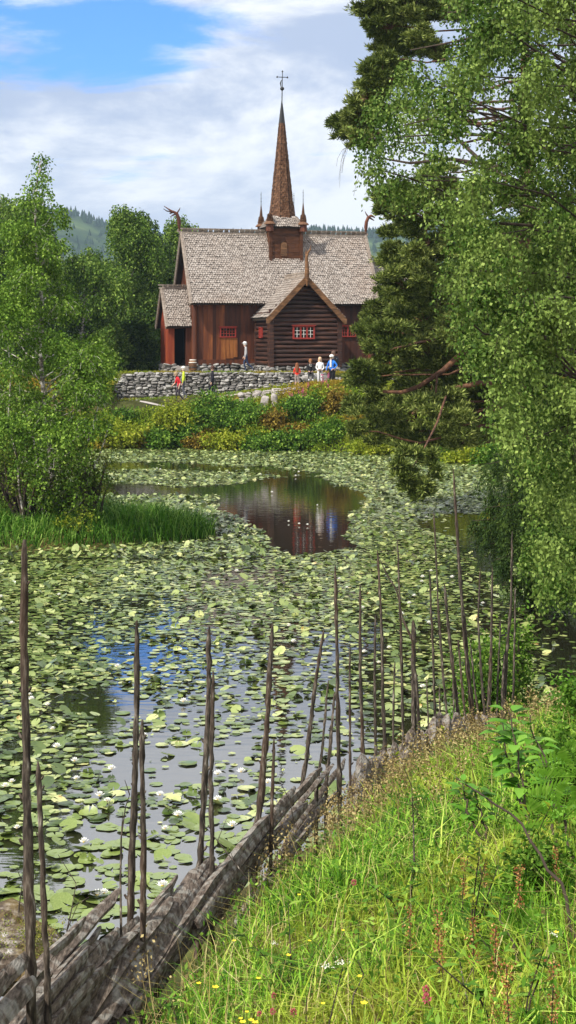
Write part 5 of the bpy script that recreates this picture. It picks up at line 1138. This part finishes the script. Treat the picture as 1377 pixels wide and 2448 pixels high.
# ================================================================= PEOPLE
MT['skin']=flat('skin',(.62,.38,.27),.5,v=.05)
def cm(n,c): 
    if n not in MT: MT[n]=flat(n,c,.8,v=.12)
    return MT[n]
def person(label,px,d,h,rz,pose,cols,hair=(.12,.07,.03),hairlen=0,hat=None,z=None,ground=None,wide=1.0,skirt=False):
    p=W(px,900,d); g=float(gz(p[0],p[1]))+.03 if z is None else z
    s=h/1.75
    J={'pel':(0,0,.95),'spi':(0,0,1.12),'che':(0,0,1.32),'nec':(0,0,1.47),'hb':(0,-.01,1.56),'ht':(0,-.01,1.67),
       'shL':(-.17,0,1.40),'shR':(.17,0,1.40),'elL':(-.23,.03,1.12),'elR':(.23,.03,1.12),'wrL':(-.23,-.05,.88),'wrR':(.23,-.05,.88),'haL':(-.23,-.07,.79),'haR':(.23,-.07,.79),
       'hiL':(-.09,0,.90),'hiR':(.09,0,.90),'knL':(-.10,-.03,.49),'knR':(.10,-.03,.49),'anL':(-.10,.02,.09),'anR':(.10,.02,.09),'toL':(-.11,-.15,.03),'toR':(.11,-.15,.03)}
    J.update(pose)
    Rr={'pel':(.15,.11),'spi':(.13,.10),'che':(.165,.11),'nec':(.055,.055),'hb':(.075,.085),'ht':(.085,.095),'shL':(.07,.07),'shR':(.07,.07),'elL':(.047,.047),'elR':(.047,.047),'wrL':(.03,.032),'wrR':(.03,.032),'haL':(.042,.02),'haR':(.042,.02),
        'hiL':(.095,.10),'hiR':(.095,.10),'knL':(.062,.065),'knR':(.062,.065),'anL':(.042,.045),'anR':(.042,.045),'toL':(.04,.03),'toR':(.04,.03)}
    E=[('pel','spi','top'),('spi','che','top'),('che','nec','top'),('nec','hb','skin'),('hb','ht','skin'),('che','shL','top'),('che','shR','top'),('shL','elL','sleeve'),('shR','elR','sleeve'),('elL','wrL','fore'),('elR','wrR','fore'),('wrL','haL','skin'),('wrR','haR','skin'),
       ('pel','hiL','legs'),('pel','hiR','legs'),('hiL','knL','legs'),('hiR','knR','legs'),('knL','anL','shin'),('knR','anR','shin'),('anL','toL','shoe'),('anR','toR','shoe')]
    names=list(J); V=[np.array(J[n],float) for n in names]; R=[Rr[n] for n in names]; ed=[(names.index(a),names.index(b)) for a,b,_ in E]; tags=[t for _,_,t in E]
    # fingers: five short chains per hand
    for sd in ('L','R'):
        hnd=np.array(J['ha'+sd]); wr=np.array(J['wr'+sd]); ax=unit(hnd-wr); side=unit(np.cross(ax,[1 if abs(ax[0])<.8 else 0,0,0 if abs(ax[0])<.8 else 1.])); hi=names.index('ha'+sd)
        for k in range(5):
            off=(k-2)*.017 if k else -.045; ln=(.05,.065,.08,.075,.06)[k]
            a=hnd+side*off+ax*(.02 if k else -.03); b=a+ax*ln*.6+np.cross(ax,side)*.012; V+= [a,b]; R+=[(.009,.009),(.007,.007)]; n0=len(V)-2; ed+=[(hi,n0),(n0,n0+1)]; tags+=['skin','skin']
    me=bpy.data.meshes.new('tmp'); me.from_pydata([tuple(v*s) for v in V],ed,[]); o=bpy.data.objects.new('tmp',me); COL.objects.link(o)
    m=o.modifiers.new('s','SKIN'); 
    for i,sv in enumerate(me.skin_vertices[0].data): sv.radius=(R[i][0]*s*wide,R[i][1]*s*wide); sv.use_root=(i==0)
    o.modifiers.new('u','SUBSURF').levels=1; o.modifiers['u'].render_levels=1
    dg=bpy.context.evaluated_depsgraph_get(); dg.update(); ev=o.evaluated_get(dg); m2=bpy.data.meshes.new_from_object(ev)
    bpy.data.objects.remove(o)
    sl=['skin','top','legs','shoe']; 
    for t in sl: m2.materials.append(MT['skin'] if t=='skin' else cm('cloth_%d_%d_%d'%tuple(int(c*255) for c in cols[t]),cols[t]))
    cm_={'sleeve':'top','fore':'skin' if cols.get('short') else 'top','shin':'skin' if cols.get('shorts') else 'legs'}
    A=np.array([V[a]*s for a,b in ed]); B=np.array([V[b]*s for a,b in ed]); RR=np.array([(R[a][0]+R[b][0])/2*s for a,b in ed])
    for f in m2.polygons:
        c=np.array(f.center); t=np.clip(((c-A)*(B-A)).sum(1)/(((B-A)**2).sum(1)+1e-9),0,1); dd=np.linalg.norm(c-A-(B-A)*t[:,None],axis=1)-RR*.6; k=tags[int(dd.argmin())]; k=cm_.get(k,k); f.material_index=sl.index(k); f.use_smooth=True
    r=bpy.data.objects.new('person',m2); COL.objects.link(r); r.location=(p[0],p[1],g); r.rotation_euler=(0,0,rz); tag(r,label,'person')
    hd=np.array(J['ht'])*s; hm=cm('hair_%d'%int(hair[0]*999),hair); b=MB()
    b.lathe([(.03,.13),(.08,.11),(.108,.05),(.112,-.02),(.10,-.07)],hd+[0,.018,0],12,sx=s,sy=s*1.08)
    if hairlen:
        b.lathe([(.10,0),(.115,-.1),(.11,-hairlen*.6),(.07,-hairlen)],hd+[0,.055,0],10,sy=.62)
    b.build('hair',hm,r)
    b=MB()  # eyes, nose, mouth, ears
    for sx_ in (-.032,.032): b.lathe([(.001,-.008),(.010,0),(.001,.008)],hd+[sx_*s,-.105*s,-.02*s],6,1)
    b.tube([hd+[0,-.10*s,-.02*s],hd+[0,-.125*s,-.05*s]],[.008,.014],5,0); b.tube([hd+[-.02,-.10*s,-.085*s],hd+[.02,-.10*s,-.085*s]],[.005,.005],5,2)
    for sx_ in (-.098,.098): b.lathe([(.004,-.03),(.014,0),(.004,.03)],hd+[sx_*s,.005,-.03*s],6,0)
    b.build('face',[MT['skin'],MT['dark'],MT['redpaint']],r)
    if hat:
        b=MB(); b.lathe([(.125,.03),(.12,.07),(.09,.13),(.03,.15)],hd,12); b.prism([hd+[-.07,-.1,.04],hd+[.07,-.1,.04],hd+[.05,-.19,.035],hd+[-.05,-.19,.035]],(0,0,.015)); b.build('cap',cm('cap_%d'%int(hat[0]*99),hat),r)
    return r
blue=(.02,.13,.60)
# grey-haired man walking left on the terrace (turned to his right: facing -X)
person('man in a pale grey jacket, jeans and light cap walking along the church wall',588,59.2,1.74,-PI/2,{'knL':(-.10,-.12,.50),'anL':(-.1,.0,.10),'toL':(-.1,-.16,.04),'knR':(.10,.10,.50),'anR':(.1,.42,.22),'toR':(.1,.40,.06),'elL':(-.24,.05,1.12),'wrL':(-.22,-.12,.92),'haL':(-.22,-.16,.84),'hb':(0,-.05,1.56),'ht':(0,-.06,1.66)},{'top':(.38,.37,.37),'legs':(.035,.05,.10),'shoe':(.25,.24,.24)},(.5,.48,.45),hat=(.75,.73,.7))
person('leaning walker in a red shirt and dark trousers in front of the stone wall',428,55.4,1.68,-PI/2+.3,{'che':(0,-.10,1.30),'shL':(-.17,-.1,1.38),'shR':(.17,-.1,1.38),'nec':(0,-.13,1.44),'hb':(0,-.17,1.52),'ht':(0,-.19,1.62),'elL':(-.22,-.15,1.12),'wrL':(-.2,-.3,.98),'haL':(-.2,-.36,.92),'knL':(-.1,-.15,.5),'anL':(-.1,-.1,.1),'toL':(-.1,-.26,.04),'anR':(.1,.25,.12),'toR':(.1,.13,.03)},{'top':(.62,.02,.03),'legs':(.05,.04,.05),'shoe':(.3,.3,.3),'short':True},(.35,.25,.15))
person('walker in a lime-yellow top half hidden by the one in the red shirt',439,56.0,1.74,-PI/2,{'anR':(.1,.2,.1),'toR':(.1,.08,.03)},{'top':(.52,.62,.04),'legs':(.12,.12,.14),'shoe':(.2,.2,.2)},(.6,.5,.4),hat=(.7,.68,.62))
person('walker dressed all in black in front of the stone wall, head bare',508,55.3,1.76,-PI/2,{'anR':(.1,.28,.12),'toR':(.1,.18,.03),'anL':(-.1,-.2,.09),'toL':(-.1,-.36,.04),'knL':(-.1,-.18,.5)},{'top':(.012,.010,.018),'legs':(.012,.012,.02),'shoe':(.10,.06,.05)},(.07,.03,.02),wide=1.02)
person('child with long auburn hair and a red top seen from behind by the stone wall',710,55.2,1.32,PI,{'haL':(-.15,-.2,1.0),'wrL':(-.18,-.12,1.0),'haR':(.15,-.2,1.0),'wrR':(.18,-.12,1.0)},{'top':(.75,.03,.015),'legs':(.35,.28,.25),'shoe':(.1,.1,.1),'shorts':True},(.22,.08,.035),hairlen=.42)
sit={'pel':(0,.0,.50),'spi':(0,.02,.68),'che':(0,0,.90),'nec':(0,-.02,1.05),'hb':(0,-.03,1.14),'ht':(0,-.04,1.25),'shL':(-.17,0,.98),'shR':(.17,0,.98),'elL':(-.25,-.05,.74),'elR':(.25,-.05,.74),'wrL':(-.14,-.28,.60),'wrR':(.14,-.28,.60),'haL':(-.08,-.33,.58),'haR':(.08,-.33,.58),
 'hiL':(-.09,0,.47),'hiR':(.09,0,.47),'knL':(-.14,-.42,.50),'knR':(.14,-.42,.50),'anL':(-.12,-.40,.09),'anR':(.12,-.40,.09),'toL':(-.13,-.55,.03),'toR':(.13,-.55,.03)}
boy=person('boy in a black sweater with a white chest mark sitting on the stone wall',742,56.55,1.55,.05,sit,{'top':(.012,.012,.014),'legs':(.03,.03,.03),'shoe':(.6,.6,.6)},(.30,.13,.05),z=3.43)
b=MB(); b.prism([(-.07,-.118,.86),(.08,-.118,.89),(.08,-.118,.905),(-.02,-.118,.885),(-.05,-.118,.92),(-.08,-.118,.90)],(0,-.012,0)); b.box((-.05,-.128,.80),(.07,-.114,.815)); b.build('chest_mark',MT['white'],boy)
mb=MB(); p=W(742,900,56.6); stone(mb,(p[0],p[1]+.15,3.55),(.5,.28,.22)); stone(mb,(p[0]+.9,p[1]+.2,3.45),(.45,.25,.25)); tag(mb.build('seat_stone',MT['stone']),'flat boulders at the foot of the wall under the seated boy','stone')
girl=person('girl with long blond hair, white top, white trousers and dark waist tie',765,55.3,1.55,.0,{'elL':(-.24,.0,1.13),'wrL':(-.13,-.12,1.0),'haL':(-.06,-.15,1.0),'elR':(.24,.0,1.13),'wrR':(.13,-.12,1.0),'haR':(.06,-.15,1.0)},{'top':(.78,.76,.74),'legs':(.72,.70,.70),'shoe':(.7,.7,.7)},(.62,.42,.26),hairlen=.35)
b=MB(); b.lathe([(.135,-.03),(.14,.03)],(0,0,.90),12,sy=.8); b.tube([(0,-.13,.9),(-.02,-.15,.78),(-.03,-.14,.7)],[.02,.02,.012],5); b.tube([(0,-.13,.9),(.03,-.15,.8),(.05,-.14,.72)],[.02,.02,.012],5); b.build('waist_tie',MT['iron'],girl)
pb=person('person in a bright blue open jacket and white cap at the right of the group',793,55.25,1.62,-.5,{'elR':(.34,.05,1.18),'wrR':(.2,-.1,.98),'haR':(.13,-.13,.96),'elL':(-.28,-.02,1.14),'wrL':(-.30,-.12,.92),'haL':(-.3,-.14,.84)},{'top':(.03,.20,.72),'legs':(.01,.01,.012),'shoe':(.05,.05,.05)},(.55,.45,.35),hat=(.85,.84,.8),wide=1.06)
b=MB(); b.box((-.05,-.135,1.0),(.05,-.10,1.42)); b.build('shirt_front',cm('pale_shirt',(.6,.6,.62)),pb)
person('crop-haired man in black with a rucksack, standing behind the person in blue',797,56.35,1.84,-1.0,{},{'top':(.012,.012,.015),'legs':(.015,.015,.02),'shoe':(.02,.02,.02)},(.12,.07,.05))
p=W(802,862,56.5); bp_=MB(); bp_.lathe([(.05,-.24),(.14,-.20),(.16,0),(.13,.18),(.05,.23)],(0,0,0),10,sy=.65)
bag=bp_.build('rucksack',cm('rucksack',(.04,.045,.06))); bag.location=(p[0]+.03,p[1]+.04,p[2]-.0); tag(bag,'dark grey rucksack with a pale buckle on the back of the man in black','rucksack')
b=MB(); b.box((-.03,-.115,.08),(.04,-.10,.13)); b.build('buckle',MT['white'],bag)
# ================================================================= AIR, SKY, SUN, CAMERA
HAZE=0.00020
hm=bpy.data.materials.new('haze'); hm.use_nodes=True; N=hm.node_tree.nodes; L=hm.node_tree.links; N.clear(); out=N.new('ShaderNodeOutputMaterial'); pv=N.new('ShaderNodeVolumePrincipled')
pv.inputs['Color'].default_value=(.62,.80,1,1); pv.inputs['Density'].default_value=HAZE; pv.inputs['Anisotropy'].default_value=.2; L.new(pv.outputs[0],out.inputs['Volume'])
USE_HAZE=True
if USE_HAZE:
    mb=MB(); mb.box((-2600,-60,-4),(2600,2700,300)); hz_=tag(mb.build('haze',hm),'thin pale blue haze in the air between the pond and the hills','haze',kind='stuff')
SUN=unit(np.array([-.62,-.52,.92])); el=math.asin(SUN[2]); azr=math.atan2(SUN[0],SUN[1])
w=bpy.data.worlds.new('World'); bpy.context.scene.world=w; w.use_nodes=True; N=w.node_tree.nodes; L=w.node_tree.links; N.clear()
out=N.new('ShaderNodeOutputWorld'); bg=N.new('ShaderNodeBackground'); bg.inputs['Strength'].default_value=.10; L.new(bg.outputs[0],out.inputs[0])
sk=N.new('ShaderNodeTexSky'); sk.sky_type='NISHITA'; sk.sun_disc=False; sk.sun_elevation=el; sk.sun_rotation=azr; sk.air_density=1.0; sk.dust_density=.3; sk.ozone_density=2.0
tc=N.new('ShaderNodeTexCoord'); sp=N.new('ShaderNodeSeparateXYZ'); L.new(tc.outputs['Generated'],sp.inputs[0])
def mth(op,a,b=None,c=None):
    n=N.new('ShaderNodeMath'); n.operation=op
    for i,v in enumerate((a,b,c)):
        if v is None: continue
        if isinstance(v,(int,float)): n.inputs[i].default_value=v
        else: L.new(v,n.inputs[i])
    return n.outputs[0]
zz=mth('ADD',mth('MAXIMUM',sp.outputs[2],0.0),.10); cx=mth('DIVIDE',sp.outputs[0],zz); cy=mth('DIVIDE',sp.outputs[1],zz); cb=N.new('ShaderNodeCombineXYZ'); L.new(cx,cb.inputs[0]); L.new(cy,cb.inputs[1]); 
def noise(sc,off,dt=8,r=.58,dist=.3,stretch=(1,1,1),rot=0):
    m=N.new('ShaderNodeMapping'); m.inputs['Scale'].default_value=stretch; m.inputs['Location'].default_value=off; m.inputs['Rotation'].default_value=(0,0,rot); L.new(cb.outputs[0],m.inputs[0]); n=N.new('ShaderNodeTexNoise'); n.inputs['Scale'].default_value=sc; n.inputs['Detail'].default_value=dt; n.inputs['Roughness'].default_value=r; n.inputs['Distortion'].default_value=dist; L.new(m.outputs[0],n.inputs['Vector']); return n.outputs['Fac']
def rng_(v,a,b,c=0,d=1):
    n=N.new('ShaderNodeMapRange'); n.inputs[1].default_value=a; n.inputs[2].default_value=b; n.inputs[3].default_value=c; n.inputs[4].default_value=d; n.interpolation_type='SMOOTHSTEP'; L.new(v,n.inputs[0]); return n.outputs[0]
def mixc(f,a,b):
    n=N.new('ShaderNodeMix'); n.data_type='RGBA'
    for i,v in ((0,f),(6,a),(7,b)):
        if isinstance(v,tuple): n.inputs[i].default_value=(*v,1)
        else: L.new(v,n.inputs[i])
    return n.outputs[2]
# the clear patch: upper left of the view; solid cloud elsewhere
px_=mth('DIVIDE',sp.outputs[0],sp.outputs[1]); pz_=mth('DIVIDE',sp.outputs[2],sp.outputs[1])
clear_=mth('MULTIPLY',mth('MULTIPLY',rng_(px_,-.01,-.13),rng_(pz_,.145,.19)),rng_(pz_,.245,.22))
def noise2(sc,off,st,dt=8,r=.6,dist=.3):
    m=N.new('ShaderNodeMapping'); m.inputs['Scale'].default_value=st; m.inputs['Location'].default_value=off; L.new(tc.outputs['Generated'],m.inputs[0]); n=N.new('ShaderNodeTexNoise'); n.inputs['Scale'].default_value=sc; n.inputs['Detail'].default_value=dt; n.inputs['Roughness'].default_value=r; n.inputs['Distortion'].default_value=dist; L.new(m.outputs[0],n.inputs['Vector']); return n.outputs['Fac']
cov=mth('ADD',mth('ADD',mth('MULTIPLY',noise(1.9,(3.1,1.7,0),8,.6,.5,(.6,1.0,1),.15),.5),mth('MULTIPLY',noise2(7,(1.7,.4,2.3),(1,1,3.2)),.5)),mth('MULTIPLY',clear_,-.23)); front=mth('GREATER_THAN',sp.outputs[1],0.0)
cover=rng_(mth('ADD',cov,.10),.40,.54)
shade=noise2(5.5,(.7,2.2,.3),(1,1,2.6)) if True else noise(2.4,(.4,5.2,0),7,.58,.4,(.45,1.1,1),.1)
ccol=mixc(rng_(shade,.38,.60),(4.2,5.0,6.8),(9.6,9.7,9.9))
skyc=N.new('ShaderNodeMix'); skyc.data_type='RGBA'; skyc.blend_type='MULTIPLY'; skyc.inputs[0].default_value=1; L.new(sk.outputs[0],skyc.inputs[6]); skyc.inputs[7].default_value=(.35,1.0,2.0,1)
ccol=mixc(mth('MULTIPLY',rng_(pz_,.225,.27),.75),ccol,(9.8,9.8,9.9)); fin=mixc(cover,skyc.outputs[2],ccol); fin=mixc(rng_(sp.outputs[2],.0,.16,.55,0),fin,(8.6,9.0,9.6)); L.new(fin,bg.inputs[0])
sl=bpy.data.lights.new('sun','SUN'); sl.energy=4.8; sl.angle=math.radians(1.5); sl.color=(1,.955,.87); so=bpy.data.objects.new('sun',sl); COL.objects.link(so)
so.rotation_euler=mathutils.Vector((-SUN[0],-SUN[1],-SUN[2])).to_track_quat('-Z','Y').to_euler()
cd=bpy.data.cameras.new('camera'); cam=bpy.data.objects.new('camera',cd); COL.objects.link(cam); cam.location=(0,0,H); cam.rotation_euler=(PI/2,0,0); cd.sensor_fit='VERTICAL'; cd.sensor_height=36; cd.lens=FK/2448*36; cd.shift_y=-(1224-HY)/2448; cd.clip_start=.1; cd.clip_end=6000
sc=bpy.context.scene; sc.camera=cam; sc.render.resolution_x=576; sc.render.resolution_y=1024
sc.view_settings.view_transform='Standard'; sc.view_settings.look='None'; sc.view_settings.exposure=0.33; sc.view_settings.gamma=1
